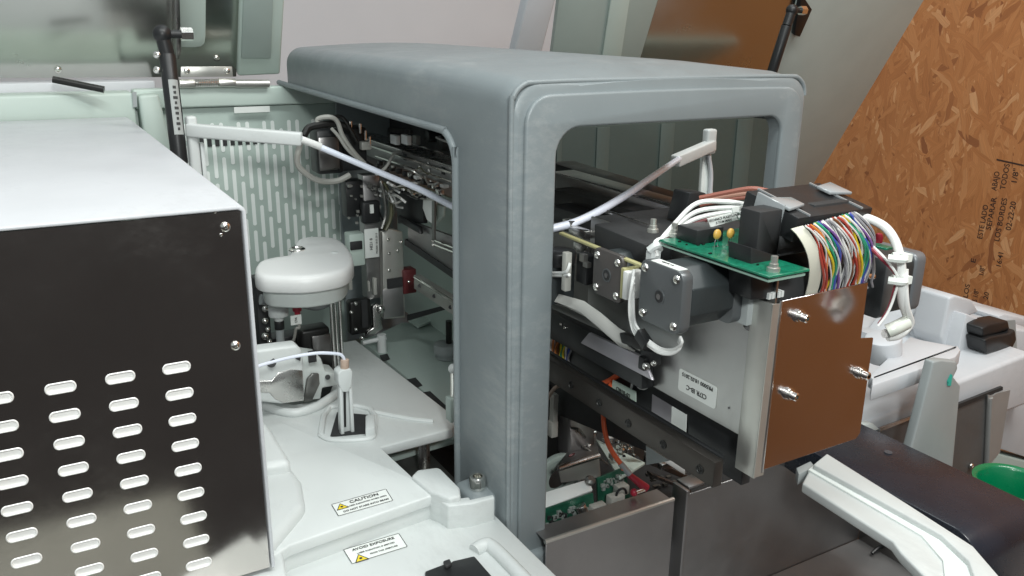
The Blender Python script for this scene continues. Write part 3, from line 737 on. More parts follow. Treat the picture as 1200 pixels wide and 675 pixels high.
for u, v, r in ((312, 352, .0028), (311, 362, .004), (311, 376, .004), (314, 386, .003), (311, 394, .0045), (316, 400, .003)): m.ball(AP(u, v, .93), r, 10)
m.build('fitting', chrome, t)

t = thing('drive_unit', 'black drive housing with bright fittings beneath the white arm cover', 'drive', AP(312, 405, .95))
MB().box(AP(302, 380, .95).x, AP(316, 380, .95).x, .945, .97, ZD-.01, AP(305, 326, .95).z).build('column', blackm, t, .001)
MB().box(AP(318, 395, .97).x, AP(372, 395, .97).x, .965, .99, ZD-.02, AP(340, 392, .97).z).build('housing', black, t, .002)
m = MB(); m.box(AP(350, 388, .94).x, AP(384, 388, .94).x, .93, .955, ZD-.02, AP(368, 386, .93).z); m.build('motor_block', anod, t, .004, 3)
m = MB(); 
for u, v in ((374, 397), (381, 397), (374, 411), (381, 411)): m.panscrew(AP(u, v, .93), -Y, .0025)
m.build('screw', chrome, t)
m = MB(); m.box(AP(366, 400, .925).x, AP(388, 400, .925).x, .925, .93, ZD-.01, AP(370, 394, .925).z); m.build('motor_plate', steeld, t, .001)

# white wash bowl / rotating head behind the cabinet edge
t = thing('wash_shield', 'white curved shield with a polished dome and black slotted bracket beside the cabinet', 'shield', P(320, 470, z=ZD))
YW = .80
m = MB(); prof = [(292, 412), (348, 405), (354, 410), (356, 425), (357, 470), (330, 474), (292, 470)]
m.prism([P(u, v, y=YW) for u, v in prof], (0, .02, 0)); sh = m.build('shield', white, t, .003, 3)
m = MB()
m.prism([P(u, v, y=YW-.001) for u, v in [(290, 446), (318, 446), (326, 437), (340, 433), (355, 434), (357, 470), (332, 473), (322, 468), (316, 461), (290, 460)]], (0, .004, 0)); m.build('dome', steel, t, .0015)
m = MB(); m.cyl(P(318, 425, y=YW-.001), P(318, 425, y=YW+.002), .0048, 18); m.prism([P(u, v, y=YW-.001) for u, v in [(345, 418), (353, 415), (352, 423), (347, 421)]], (0, .001, 0)); m.build('opening', blackm, sh)
m = MB(); m.prism([P(u, v, y=YW+.02) for u, v in [(352, 416), (376, 419), (382, 436), (396, 438), (396, 452), (378, 455), (376, 468), (352, 470)]], (0, .03, 0)); m.build('bracket', mat('pale grey white base', (.56, .60, .58)), t, .002)
m = MB(); m.prism([P(u, v, y=YW+.015) for u, v in [(360, 445), (366, 438), (374, 438), (375, 450), (366, 470), (356, 472)]], (0, .004, 0)); m.build('belt', anodg, t, .001)
m = MB(); m.cyl(P(384, 442, y=YW+.018), P(384, 442, y=YW+.022), .0028, 14); m.box(P(362, 425, y=YW+.018).x, P(371, 425, y=YW+.018).x, YW+.017, YW+.02, P(362, 433, y=YW).z, P(362, 420, y=YW).z); m.build('slot', blackm, t)

# syringe tower in the well
YT = .735
def TP(u, v, d=0): return P(u, v, y=YT+d)
t = thing('probe_tower', 'narrow white tower with tan ferrule and thin steel needle standing in the deck well', 'probe tower', P(405, 509, z=ZD))
m = MB(); m.prism([TP(398, 436), TP(413, 436), TP(416, 510), TP(400, 511)], (0, .010, 0)); m.build('tower_body', white, t, .0015)
m = MB()
m.prism([TP(398, 455, -.004), TP(402, 455, -.004), TP(404, 510, -.004), TP(400, 511, -.004)], (0, .006, 0)); m.prism([TP(409, 455, -.004), TP(413, 455, -.004), TP(416, 510, -.004), TP(412, 510, -.004)], (0, .006, 0)); m.build('side_rail', white, t, .001)
m = MB(); m.prism([TP(396, 438, -.005), TP(400, 434, -.005), TP(411, 432, -.005), TP(414, 436, -.005), TP(413, 450, -.005), TP(409, 460, -.005), TP(401, 460, -.005), TP(397, 450, -.005)], (0, .014, 0)); m.build('head', white, t, .0015, 3)
MB().cyl(TP(404, 438, 0), TP(404, 421, 0), .0042, 18).build('ferrule', tan, t, .0008)
MB().cyl(TP(404.5, 500, -.0035), TP(404, 458, -.0035), .0011, 10).build('needle', anod, t)
MB().tube([TP(404, 423), TP(400, 416), TP(388, 414), TP(370, 414), TP(345, 418, .0), TP(320, 424, -.01), TP(300, 430, -.02), TP(285, 436, -.03)], .0016, 8).build('tubing', tubem, t)

# ================================================================== CARRIAGE seen through the left opening
YK = .98
def KP(u, v, d=0): return P(u, v, y=YK+d)
def kbox(m, u0, u1, v0, v1, d=0, th=.02):
    uc, vc = (u0+u1)/2, (v0+v1)/2
    return m.box(KP(u0, vc, d).x, KP(u1, vc, d).x, YK+d, YK+d+th, KP(uc, v1, d).z, KP(uc, v0, d).z)
t = thing('gripper_carriage', 'dark upright carriage with a white label and steel bracket beside the pipetting arm', 'carriage', KP(440, 395))
kbox(MB(), 428, 447, 205, 350, .01, .02).build('column', satin, t, .001)
kbox(MB(), 406, 427, 212, 254, .012, .02).build('side_box', black, t, .001)
kbox(MB(), 425, 446, 236, 262, -.006, .012).build('sensor_cover', black, t, .003, 3)
kbox(MB(), 434, 438, 240, 250, -.008, .002).build('sensor_mark', paper, t)
lb = kbox(MB(), 427.5, 444, 268, 302, -.009, .0008); lb = lb.build('label_sticker', paper, t, .0002)
c = KP(440, 285, -.0095); text('PR5000 18.03.2015', .0034, KP(441.5, 285, -.0095), Z, -X, ink, lb)
text('HE21 B', .005, KP(435, 286, -.0095), Z, -X, ink, lb)
kbox(MB(), 410, 428, 274, 312, .0, .02).build('side_bracket', mint, t, .002)
kbox(MB(), 411, 425, 283, 293, -.002, .004).build('bracket_slot', blackm, t, .001)
m = MB(); m.prism([KP(448, 272), KP(458, 268), KP(472, 272), KP(474, 338), KP(475, 372), KP(450, 374)], (0, .012, 0)); m.build('steel_bracket', zinc, t, .001)
kbox(MB(), 449, 473, 338, 372, -.002, .003).build('cover_plate', satin, t, .0008)
kbox(MB(), 454, 472, 326, 337, -.002, .003).build('opening', blackm, t)
m = MB()
for u, v in ((456, 297), (456, 317), (470, 284), (455, 281), (466, 294)): m.panscrew(KP(u, v, -.0005), -Y, .0022)
m.build('screw', chrome, t)
kbox(MB(), 473, 488, 316, 344, -.004, .018).build('red_block', darkred, t, .001)
MB().panscrew(KP(479, 330, -.004), -Y, .0022).build('block_screw', chrome, t)
kbox(MB(), 410, 436, 352, 392, .002, .016).build('gripper_body', anod, t, .004, 3)
kbox(MB(), 424, 431, 352, 384, -.001, .004).build('gripper_slot', blackm, t)
m = MB(); m.prism([KP(437, 360), KP(444, 356), (KP(449, 385)), KP(440, 392), KP(428, 394), KP(432, 388), KP(438, 384)], (0, .01, 0)); m.build('gripper_jaw', steel, t, .001)
m = MB(); m.cyl(KP(425, 402), KP(452, 396), .003); m.cyl(KP(447, 392), KP(448, 420), .006); m.build('guide_or_glint_rod', white, t)
m = MB(); m.ball(KP(417, 356, .0), .0028, 10); m.ball(KP(412, 366), .0026, 10); m.ball(KP(417, 386), .0026, 10); m.ball(KP(424, 396), .0032, 10); m.ball(KP(446, 362, -.002), .006, 12); m.build('bolt', chrome, t)
m = MB(); kbox(m, 409, 413, 322, 340, .0, .006); kbox(m, 438, 442, 326, 346, -.004, .006); kbox(m, 432, 434, 330, 342, -.004, .006); m.build('post', wireg, t, .0008)
m = MB()
for k in range(22):
    u = random.uniform(407, 446); v = random.uniform(215, 262)
    c = KP(u, v, random.uniform(-.006, .006)); s_ = random.uniform(.0008, .0022)
    m.obox(c, X*s_, Y*.002, Z*s_)
m.build('small_component', mat('grey small part', (.28, .28, .26), .35, .4, var=.3, vscale=90), t)

t = thing('carriage_cables', 'bundle of dark and grey cables looping over the top of the carriage', 'cables', KP(420, 205))
for pts, r, mm in (([(375, 148), (372, 140), (385, 137), (395, 142), (402, 160), (416, 180), (432, 196)], .0028, wireg),
                   ([(388, 150), (397, 160), (408, 176), (425, 190), (440, 200)], .002, wireg),
                   ([(352, 168), (348, 190), (358, 203), (375, 212), (395, 212), (410, 205)], .0035, wireg),
                   ([(356, 160), (362, 150), (378, 146), (395, 145), (410, 150)], .0042, anod),
                   ([(385, 138), (400, 137), (410, 150), (418, 165)], .0022, anod),
                   ([(461, 226), (464, 238), (466, 242), (478, 244), (496, 244)], .0016, wirew),
                   ([(440, 205), (452, 196), (462, 180), (470, 178)], .002, wireg),
                   ([(446, 212), (450, 228), (452, 250), (447, 268)], .0022, anodg),
                   ([(450, 214), (458, 232), (458, 255), (452, 270)], .0022, olive),
                   ([(430, 190), (445, 200), (455, 205), (468, 208)], .002, anod)):
    MB().tube([KP(u, v, -.02 + random.uniform(-.004, .004)) for u, v in pts], r, 8, 6).build('cable', mm, t)
m = MB(); kbox(m, 372, 402, 152, 204, .0, .03); m.build('motor_housing', black, t, .003)
m = MB(); kbox(m, 374, 398, 160, 200, -.004, .004); m.build('motor_plate', steeld, t, .002)
m = MB(); kbox(m, 400, 430, 150, 200, .01, .03); m.build('connector_body', black, t, .002)
m = MB()
for u, v in ((422, 150), (428, 158), (433, 165), (411, 147)): m.cyl(KP(u, v+6, -.01), KP(u, v-5, -.01), .0016, 8)
m.build('pin', chrome, t)
m = MB(); kbox(m, 424, 436, 166, 176, -.01, .01); m.build('clip', wireg, t, .0015)

t = thing('flex_cable_guide', 'yellow olive flexible sheet curling down behind the carriage label', 'flex cable', KP(455, 270, .01))
m = MB(); rows = []
for k in range(12):
    a = k/11*PI
    c = KP(449 + 14*math.sin(a), 212 + 60*k/11, .004)
    rows.append([c, c + Y*.022])
m.sheet(rows, .0006); m.build('sheet', olive, t, angle=80)

# inner gantry rails (run along Y through the hood)
XG = .40
def GP(u, v, x=XG): return P(u, v, x=x)
def ybar(m, x0, x1, pa, pb, h):
    """bar along Y from measured points of its top edge"""
    z = (pa.z+pb.z)/2; return m.box(x0, x1, min(pa.y, pb.y), max(pa.y, pb.y), z-h, z)
t = thing('upper_gantry_rail', 'grey aluminium upper gantry rail with slots and screws inside the left opening of the hood', 'rail', GP(480, 200))
p_a, p_b = GP(436, 166), GP(528, 196)
zt_, zb_ = (p_a.z+p_b.z)/2, GP(528, 219).z
MB().box(XG, XG+.02, .70, 1.13, zb_, zt_).build('rail_body', satin, t, .001)
MB().box(XG-.001, XG+.03, .70, 1.13, zt_+.0005, zt_+.002).build('rail_edge', steel, t)
m = MB()
for u, v in ((475, 184), (520, 200)):
    c = GP(u, v); m.box(XG-.001, XG+.001, c.y-.004, c.y+.004, c.z-.004, c.z+.004)
m.build('slot', blackm, t)
m = MB()
for u, v in ((492, 196), (503, 200), (487, 188), (502, 192), (484, 206), (494, 209), (505, 213), (489, 205)): m.panscrew(GP(u, v, XG-.001), -X, .0028)
m.build('screw', chrome, t)
m = MB()
for k in range(10):
    c = GP(445+k*7.5, 190+k*3.2, XG-.004); m.box(c.x-.003, c.x+.003, c.y-.004, c.y+.004, c.z-.004, c.z+.002)
m.build('terminal', black, t, .0006)
m = MB(); m.tube([GP(434, 171, .394), GP(530, 203, .394)], .0018, 8, 0); m.tube([GP(440, 183, .395), GP(530, 213, .395)], .0012, 8, 0); m.build('guide_or_glint_rod', chrome, t)  # chrome tubes added to give bright glints along the rail
t = thing('valve_bank', 'dark bank of ribbed terminals with white plugs high inside the hood', 'valve bank', GP(470, 160, .47))
m = MB(); a, b = GP(440, 140, .47), GP(530, 180, .47); m.box(.47, .52, b.y, a.y, b.z-.03, -.058); m.build('housing', blackm, t, .001)
m = MB()
for k in range(22):
    c = GP(448+k*1.6, 150+k*.15, .468)
    for dv in (0, -.009): m.box(.466, .47, c.y-.0012, c.y+.0012, c.z-.005+dv, c.z+.0015+dv)
m.build('terminal_rib', anodg, t)
for u, v in ((464, 163), (477, 163)):
    c = GP(u, v, .388); MB().box(.384, .390, c.y-.009, c.y+.009, c.z-.006, c.z+.005).build('plug', white, t, .001)
c = GP(490, 163, .455); MB().box(.449, .456, c.y-.006, c.y+.006, c.z-.007, c.z+.005).build('grey_plug', wireg, t, .001)
m = MB()
m.tube([GP(484, 168, .45), GP(490, 172, .45), GP(498, 173, .45), GP(506, 178, .45), GP(514, 178, .45), GP(525, 186, .45)], .0013, 6)
m.tube([GP(511, 161, .45), GP(520, 165, .45), GP(530, 168, .45)], .0013, 6)
m.build('bright_wire', wirew, t)
m = MB(); c = GP(500, 160, .452); m.cyl(c, c+X*.02, .008, 18); c = GP(515, 168, .452); m.cyl(c, c+X*.02, .010, 18); m.build('cap', black, t, .001)

t = thing('middle_slide_rail', 'dark steel slide plate with black lower edge behind the steel bracket', 'rail', GP(500, 300))
m = MB(); m.prism([GP(478, 258), GP(532, 278), GP(534, 322), GP(478, 283)], (.004, 0, 0)); m.build('slide_plate', satin, t, .0006)
m = MB(); m.prism([GP(474, 280, XG-.002), GP(536, 322, XG-.002), GP(536, 330, XG-.002), GP(474, 287, XG-.002)], (.006, 0, 0)); m.build('black_edge', black, t)
m = MB(); m.tube([GP(510, 287, XG-.006), GP(535, 297, XG-.006)], .0016, 8); m.tube([GP(510, 282, XG-.006), GP(535, 292, XG-.006)], .0016, 8); m.build('guide_or_glint_rod', chrome, t)
m = MB(); 
for u, v in ((508, 282), (508, 287)): m.ball(GP(u, v, XG-.006), .0024, 10)
m.build('rod_end', chrome, t)
m = MB(); m.prism([GP(496, 226, XG-.012), GP(506, 229, XG-.012), GP(506, 262, XG-.012), GP(500, 258, XG-.012), GP(495, 244, XG-.012)], (.004, 0, 0)); m.build('connector_shell', paper, t, .001)
m = MB(); m.prism([GP(509, 238, XG-.004), GP(519, 242, XG-.004), GP(518, 254, XG-.004), GP(509, 265, XG-.004)], (.004, 0, 0)); m.build('white_flag', mint, t, .001)
m = MB(); m.prism([GP(506, 232, XG-.014), GP(509, 232, XG-.014), GP(509, 282, XG-.014), GP(506, 282, XG-.014)], (.002, 0, 0)); m.build('upright_strip', anodg, t)
m = MB(); m.prism([GP(460, 212), GP(496, 222), GP(496, 262), GP(466, 262)], (.006, 0, 0)); m.build('black_box', black, t, .001)
m = MB(); m.prism([GP(466, 252, XG-.008), GP(490, 266, XG-.008), GP(492, 275, XG-.008), GP(466, 260, XG-.008)], (.006, 0, 0)); m.build('shutter', black, t, .002)
t = thing('mint_side_panel', 'flat mint green side panel lit between the gantry rails', 'panel', GP(505, 330, .47))
MB().box(.475, .48, .80, 1.16, -.42, -.215).build('panel', mint, t)
t = thing('lower_slide_rail', 'steel lower slide rail with bright top edge and round holes inside the hood', 'rail', GP(510, 350, .39))
XL = .385
m = MB(); m.prism([GP(485, 322, XL), GP(538, 355, XL), GP(538, 374, XL), GP(485, 338, XL)], (.008, 0, 0)); m.build('rail_body', zinc, t, .0006)
m = MB(); m.tube([GP(486, 325, XL-.002), GP(538, 358, XL-.002)], .0016, 8, 0); m.tube([GP(494, 329, XL-.003), GP(538, 357, XL-.003)], .001, 8, 0); m.build('bright_edge', chrome, t)
m = MB()
for u, v in ((492, 335), (509, 347), (528, 360)): m.cyl(GP(u, v, XL-.0006), GP(u, v, XL+.001), .0024, 12)
m.build('hole', blackm, t)
m = MB(); m.prism([GP(477, 369, XL+.03), GP(520, 358, XL+.03), GP(520, 363, XL+.03), GP(477, 376, XL+.03)], (.004, 0, 0)); m.build('black_seal', blackm, t)

# ================================================================== GANTRY FRONT (projecting through the hood)
XP = .402; YE = .3555
t = thing('gantry_side_plate', 'large brushed steel gantry side plate with an upside down white label', 'plate', (XP, .42, -.21))
m = MB(); m.prism([V((XP, YE+.001, -.150)), V((XP, .56, -.150)), V((XP, .56, -.2675)), V((XP, YE+.001, -.2675))], (.0016, 0, 0)); pl = m.build('side_plate', steelh, t)
q = [P(797, 431, x=XP), P(841, 454, x=XP), P(839, 477, x=XP), P(796, 455, x=XP)]
yl0, yl1 = q[0].y, q[1].y; zl1, zl0 = q[0].z, q[3].z-.001
lb = MB().prism([V((XP-.0002, (yl0+yl1)/2 + a_, (zl0+zl1)/2 + b_)) for a_, b_ in rrect(yl0-yl1, zl1-zl0, .002, 4)], (-.0004, 0, 0)).build('label_sticker', paper, t)
cy_, cz_ = (yl0+yl1)/2, (zl0+zl1)/2
text('PR5000 18.03.2015', .0042, V((XP-.0006, cy_, cz_+.0055)), Y, -Z, ink, lb)
text('CI7R IB-C', .0052, V((XP-.0006, cy_, cz_-.003)), Y, -Z, ink, lb)
m = MB(); m.cyl(P(879, 380, x=XP-.001), P(879, 380, x=XP+.0005), .0045, 20); m.cyl(P(854, 478, x=XP-.0006), P(854, 478, x=XP), .0008, 8)
m.prism([P(887, 423, x=XP-.0008), P(893, 421, x=XP-.0008), P(893, 455, x=XP-.0008), P(888, 453, x=XP-.0008)], (.0006, 0, 0)); m.build('hole', blackm, t)
MB().lathe(P(881, 377, x=XP-.0005), -X, [(0, 0), (.0032, 0), (.0032, .001), (.002, .0012), (0, .0008)], 16).build('rivet', steel, t)
# bracket and front plate
xs0, xs1, xs2 = P(917, 352, y=YE).x, P(1018, 336, y=YE).x, P(1024, 395, y=YE).x
zs1, zs0, zsn = P(960, 344, y=YE).z, P(957, 530, y=YE).z, P(1022, 398, y=YE).z
t = thing('mirror_end_plate', 'mirror steel end plate reflecting the orange board, held by three bright screws', 'plate', ((xs0+xs2)/2, YE, zs0))
m = MB(); m.prism([V((xs0, YE, zs1)), V((xs1-.001, YE, zs1+.001)), V((xs1, YE, zsn+.003)), V((xs2, YE, zsn+.001)), V((xs2+.001, YE, zs0+.004)), V((xs2-.003, YE, zs0)), V((xs0-.002, YE, zs0))], (0, .0016, 0))
m.build('mirror_plate', endmir, t, .0004, 1)
m = MB(); m.box(XP-.0022, XP-.0002, YE+.0004, YE+.0185, zs0-.005, zs1-.001); m.build('bent_flange', zinc, t, .0006, 2)
m = MB(); m.box(XP-.0022, xs0+.001, YE+.0002, YE+.0012, zs0-.004, zs1-.0015); m.build('bent_corner', zinc, t)
m = MB(); m.box(xs0-.0018, xs0+.0005, YE-.0002, YE+.002, zs0-.002, zs1); m.build('folded_edge', steelh, t, .0006)
for u, v in ((939, 370), (1011, 437), (927, 461)):
    sc_ = MB(); sc_.lathe(P(u-3, v, y=YE), -Y, [(0, 0), (.0047, 0), (.0047, .0012), (.0040, .0013), (.0040, .0028), (.0030, .003), (.0030, .0068), (.0022, .0076), (.0014, .0076), (.0012, .0045), (0, .0045)], 18)
    sc_.build('cap_screw', chrome, t)
# black core behind the plates
t = thing('gantry_core', 'black gantry box and motor mount with white racks behind the steel plates', 'gantry', (.45, .45, -.3))
m = MB(); m.box(XP+.008, .4185, .3755, .62, -.310, -.269); m.build('lower_box', black, t, .001)
m = MB(); m.box(XP+.003, .50, .362, .56, -.266, -.150); m.build('body', blackm, t, .001)
m = MB(); m.prism([P(880, 290, y=.3585), P(912, 300, y=.3585), P(905, 350, y=.3585), P(880, 352, y=.3585)], (0, .02, 0)); m.build('mount_block', black, t, .001)
m = MB(); m.box(.395, .409, .372, .425, -.186, -.148); m.build('mount_flange', greyp, t, .001)
m = MB(); a, b = P(901, 344, y=.357), P(918, 349, y=.357)
for k in range(5): m.box(a.x+k*.0028, a.x+k*.0028+.002, .3565, .366, a.z-.004, a.z)
m.build('rack', white, t)
m = MB(); a, b = P(765, 466, x=XP+.007), P(805, 512, x=XP+.007); m.prism([P(765, 462, x=XP+.007), P(788, 476, x=XP+.007), P(787, 501, x=XP+.007), P(764, 486, x=XP+.007)], (-.0006, 0, 0)); m.build('silver_sticker', lilac, t)
m = MB(); m.prism([P(788, 476, x=XP+.007), P(805, 486, x=XP+.007), P(804, 515, x=XP+.007), P(787, 501, x=XP+.007)], (-.0007, 0, 0)); m.build('white_sticker', paper, t)

# circuit board on top of gantry
ZB = -.138
pc_ = [P(776, 280, z=ZB), P(905, 325, z=ZB), P(940, 317, z=ZB), P(1053, 292, z=ZB)]
bx0, bx1, by0, by1 = .369, .497, .3335, .434
t = thing('driver_board', 'green driver board with black headers, amber parts and a red lamp on the gantry', 'circuit board', ((bx0+bx1)/2, .38, ZB))
MB().prism([V((x, y, ZB)) for x, y in ((bx0, by1), (bx0, by0), (.4035, by0), (.4035, .374), (.4895, .374), (.4895, .345), (bx1, .345), (bx1, by1))], (0, 0, -.0016)).build('board', pcbm, t, .0003, 1)
MB().prism([V((x, y, ZB-.0032)) for x, y in ((bx0+.002, by1), (bx0+.002, by0+.002), (.402, by0+.002), (.402, .376), (.488, .376), (.488, by1))], (0, 0, -.0014)).build('under_plate', mat('pale green plate', (.30, .45, .38), .35, var=.03), t)
m = MB()
for u, v in ((765, 272), (790, 277), (906, 318)):
    c = P(u, v, z=ZB); m.lathe(c, Z, [(0, 0), (.004, 0), (.004, .0025), (.0028, .0028), (.0028, .005), (.0021, .0052), (.0021, .0095), (0, .0095)], 8)
m.build('standoff', zinc, t)
m = MB(); a = P(818, 268, z=ZB); m.box(.381, .405, .410, .430, ZB, ZB+.010); m.build('header', black, t, .0008)
m = MB()
for c in (V((.3885, .399, ZB)), V((.3985, .397, ZB))):
    m.ball(c+Z*.009, .0032, 12, (1, .6, 1.1))
m.build('capacitor', amber, t)
m = MB()
for c in (V((.3885, .399, ZB)), V((.3985, .397, ZB))):
    for dx_ in (-.0015, .0015): m.tube([c+X*dx_, c+X*dx_*.8+Z*.004, c+Z*.007], .0004, 6)
    m.obox(c, X*.002, Y*.0012, Z*.0008)
m.build('capacitor_lead', chrome, t)
c = P(1029, 284, z=ZB); MB().lathe(c, Z, [(0, 0), (.0028, 0), (.0028, .004), (.002, .006), (0, .0068)], 16).build('red_lamp', red, t)
c = P(1018, 286, z=ZB); MB().box(c.x-.003, c.x+.005, c.y+.004, c.y+.012, ZB, ZB+.008).build('relay', black, t, .0005)
m = MB(); random.seed(5)
for k in range(9):
    x_, y_ = random.uniform(bx0+.004, bx0+.018), random.uniform(by0+.02, by1-.006); w_ = random.uniform(.0006, .0011)
    m.box(x_-w_, x_+w_, y_-w_*.6, y_+w_*.6, ZB, ZB+.0009)
m.build('surface_chip', anod, t)

# IDC connector
t = thing('ribbon_connector', 'black ribbon cable connector with clear grey clips standing on the green board', 'connector', (.43, .39, ZB))
m = MB(); m.box(.391, .411, .366, .383, ZB, ZB+.030); m.box(.411, .488, .366, .388, ZB, ZB+.012); m.box(.440, .478, .366, .385, ZB+.012, ZB+.030); m.build('socket', blackm, t, .001)
A4 = [P(886, 221, y=.406), P(975, 213, y=.398), P(1008, 240, y=.356), P(925, 263, y=.352)]
ax_ = ((A4[1]-A4[0])+(A4[2]-A4[3])).normalized(); up_ = ax_.cross((A4[0]-A4[3])).normalized()
ax_ = X.copy(); by_ = (A4[0]-A4[3]); by_.x = 0; by_.normalize(); up_ = ax_.cross(by_).normalized()
cc = sum(A4, V((0, 0, 0)))/4; hw = .0355; hd = .0235; hh = .0085
m = MB(); m.obox(cc-up_*hh, ax_*hw, by_*hd, up_*hh); m.build('plug_body', black, t, .0012)
m = MB()
for sx_ in (-1, 1):
    m.obox(cc+ax_*sx_*hw*.70+up_*.0004, ax_*.0006, by_*hd*.98, up_*.0006)
m.build('plug_seam', clear, t)
m = MB()
for sx_ in (-1, 1):
    c = cc + ax_*sx_*(hw-.006) + by_*.006*sx_
    m.prism([c - ax_*.012 + by_*y_ + up_*.001 for y_ in ()] or [c + ax_*a_ + by_*b_ + up_*.0012 for a_, b_ in [(-.011*sx_, -.006), (.007*sx_, -.010), (.007*sx_, .010), (-.011*sx_, .006)]], up_*.0022)
m.build('latch_clip', clear, t, .0008)
m = MB(); c = cc - ax_*hw; m.obox(c - ax_*.001 - up_*.006, ax_*.0012, by_*.012, up_*.010); m.build('end_clip', clear, t, .0008)

# ribbon of twisted pairs
t = thing('twisted_ribbon_cable', 'rainbow ribbon of twisted wires bending from the black connector down behind the mirror plate', 'ribbon cable', (.46, .36, -.17))
r0a, r0b = P(930, 268, y=.351), P(1003, 248, y=.353)
r1a, r1b = P(948, 352, y=.360), P(1021, 336, y=.360)
def rib(f, s_):
    top_ = r0a.lerp(r0b, f); bot_ = r1a.lerp(r1b, f)
    p = top_.lerp(bot_, s_); bulge = math.sin(PI*min(1, s_*1.1))**.8
    return p + V((.0035*bulge*(.6+.5*f), -.006*bulge, .0035*bulge))
NW = 22; ci = 0
for k in range(NW):
    f = (k+.5)/NW*.86 + .14
    for h_ in (0, 1):
        ph = random.uniform(0, 6.28); cyc = random.uniform(2.2, 3.0); pts = []
        for q_ in range(25):
            s_ = q_/24; a_ = ph + s_*cyc*PI*2*.5 + h_*PI
            pts.append(rib(f, s_) + V((math.cos(a_)*.0016, math.sin(a_)*.0011 - .0005, 0)))
        MB().tube(pts, .00058 if h_ else .00088, 6, 0).build('wire', wirems[7] if h_ else wirems[(k*3//4) % 9], t)
rows = []
for q_ in range(14):
    s_ = q_/13; rows.append([rib(-.03, s_)+V((0, .001, 0)), rib(.15, s_)+V((0, .001, 0))])
MB().sheet(rows, .0006).build('film', cream, t, angle=80)

# sheathed white cables going to the board
t = thing('board_lead_bundle', 'white and dark red leads with a white name tag running across the green board', 'cables', P(830, 255, z=ZB+.01))
ends = [P(884, 240, y=.42), P(884, 244, y=.418), P(884, 248, y=.416), P(884, 246, y=.42), P(884, 252, y=.415)]
for i, (mm, lift) in enumerate(((wirew, .012), (wirew, .006), (wirew, .001), (darkred, -.002), (wirew, -.006))):
    p0 = P(768, 290, y=.437) + Z*(i*.001)
    MB().tube([P(770, 300, y=.434), p0, P(790, 272, y=.44)+Z*lift*.5, P(815, 258, y=.437)+Z*lift, P(850, 250, y=.43)+Z*lift*.7, ends[i], ends[i]+X*.02+Z*.004], .0017, 8, 6).build('lead', mm, t)
for i, (mm) in enumerate((mat('brown wire', (.30, .11, .08), .4), mat('pale brown wire', (.45, .24, .18), .4), mat('brown wire', (.30, .11, .08), .4))):
    MB().tube([P(820, 232+i*4, y=.47), P(850, 226+i*4, y=.455), P(880, 221+i*5, y=.44), P(900, 224+i*4, y=.43)], .0018, 8).build('brown_lead', mm, t)
qa = [P(828, 256, y=.415), P(862, 248, y=.413), P(865, 257, y=.413), P(832, 266, y=.415)]
lb = MB().prism(qa, (0, -.0008, 0)).build('name_tag', paper, t)
xd = (qa[1]-qa[0]).normalized(); cq = sum(qa, V((0, 0, 0)))/4
yd = Y.cross(xd)*-1; yd = V((-xd.z, 0, xd.x))
join_text([('TECHNICS PUGETLUNZ', .0024, cq+yd*.0012+V((0, -.0009, 0)), xd, yd, 1), ('S TOM MAN', .0024, cq-yd*.0014+V((0, -.0009, 0)), xd, yd, 1)], lb, ink)
MB().prism([P(857, 243, y=.41), P(879, 239, y=.41), P(880, 245, y=.41), P(858, 249, y=.41)], (0, -.0006, 0)).build('wire_marker', paper, t)
m = MB(); c = P(766, 293, y=.437); m.tube([c-X*.004, c+V((0, -.003, .004)), c+X*.005], .0028, 8); m.obox(c-Z*.004, X*.004, Y*.003, Z*.0035); m.build('cable_tie', white, t)

# ---- stepper motors
def motor_x(t, x, y0, z1, size, length, capm, dirx=1, cham=.006, caplen=.009):
    c = V((x, y0+size/2, z1-size/2))
    def ring(h, ch): return [V((0, a_, b_)) for a_, b_ in rrect(h, h, ch, 4)]
    m = MB(); m.prism([c+p for p in ring(size, cham)], (dirx*caplen, 0, 0)); m.build('end_cap', capm, t, .0012, 2)
    m = MB(); k = size/2; kk = .012
    oc = [(k-kk, k), (k, k-kk), (k, -k+kk), (k-kk, -k), (-k+kk, -k), (-k, -k+kk), (-k, k-kk), (-k+kk, k)]
    m.prism([c+V((dirx*caplen, a_*.985, b_*.985)) for a_, b_ in oc], (dirx*(length-2*caplen), 0, 0)); m.build('motor_body', motb, t, .0008)
    m = MB(); m.prism([c+V((dirx*(length-caplen), 0, 0))+p for p in ring(size, cham)], (dirx*caplen, 0, 0)); m.build('front_flange', capm, t, .001)
    m = MB(); m.lathe(c+X*dirx*.0003, X*-dirx, [(.0052, 0), (.0052, .0008), (.0042, .0008), (.0038, -.0005), (.0036, -.003), (.0022, -.003), (.0022, -.0006), (0, -.0006)], 20); m.build('shaft_bush', motm, t)
    MB().cyl(c-X*dirx*.0002, c-X*dirx*.0006, .0038, 18).build('shaft_hole', blackm, t)
    MB().cyl(c-X*dirx*.0005, c-X*dirx*.0010, .0020, 14).build('shaft', steeld, t)
    m = MB(); g = size/2-.0055
    for a_ in (-g, g):
        for b_ in (-g, g): m.panscrew(c+V((0, a_, b_)), X*-dirx, .0031)
    m.build('screw', chrome, t)
    return c
t = thing('stepper_motor', 'large dark grey square motor below the green board with a white sticker and white leads', 'motor', (.342, .3985, -.186), 'square stepper motors on the gantry')
mc = motor_x(t, .3424, .3775, -.1440, .042, .054, motm)
m = MB(); m.box(.3432, .3505, .383, .410, -.14405, -.1436); lb = m.build('label_sticker', paper, t)
text('42BYG 1.8', .0026, V((.347, .398, -.1436)), -Y, X, ink, lb)
t = thing('stepper_motor', 'small flat grey square motor with a yellow plug half inside the hood window', 'motor', (.362, .48, -.193), 'square stepper motors on the gantry')
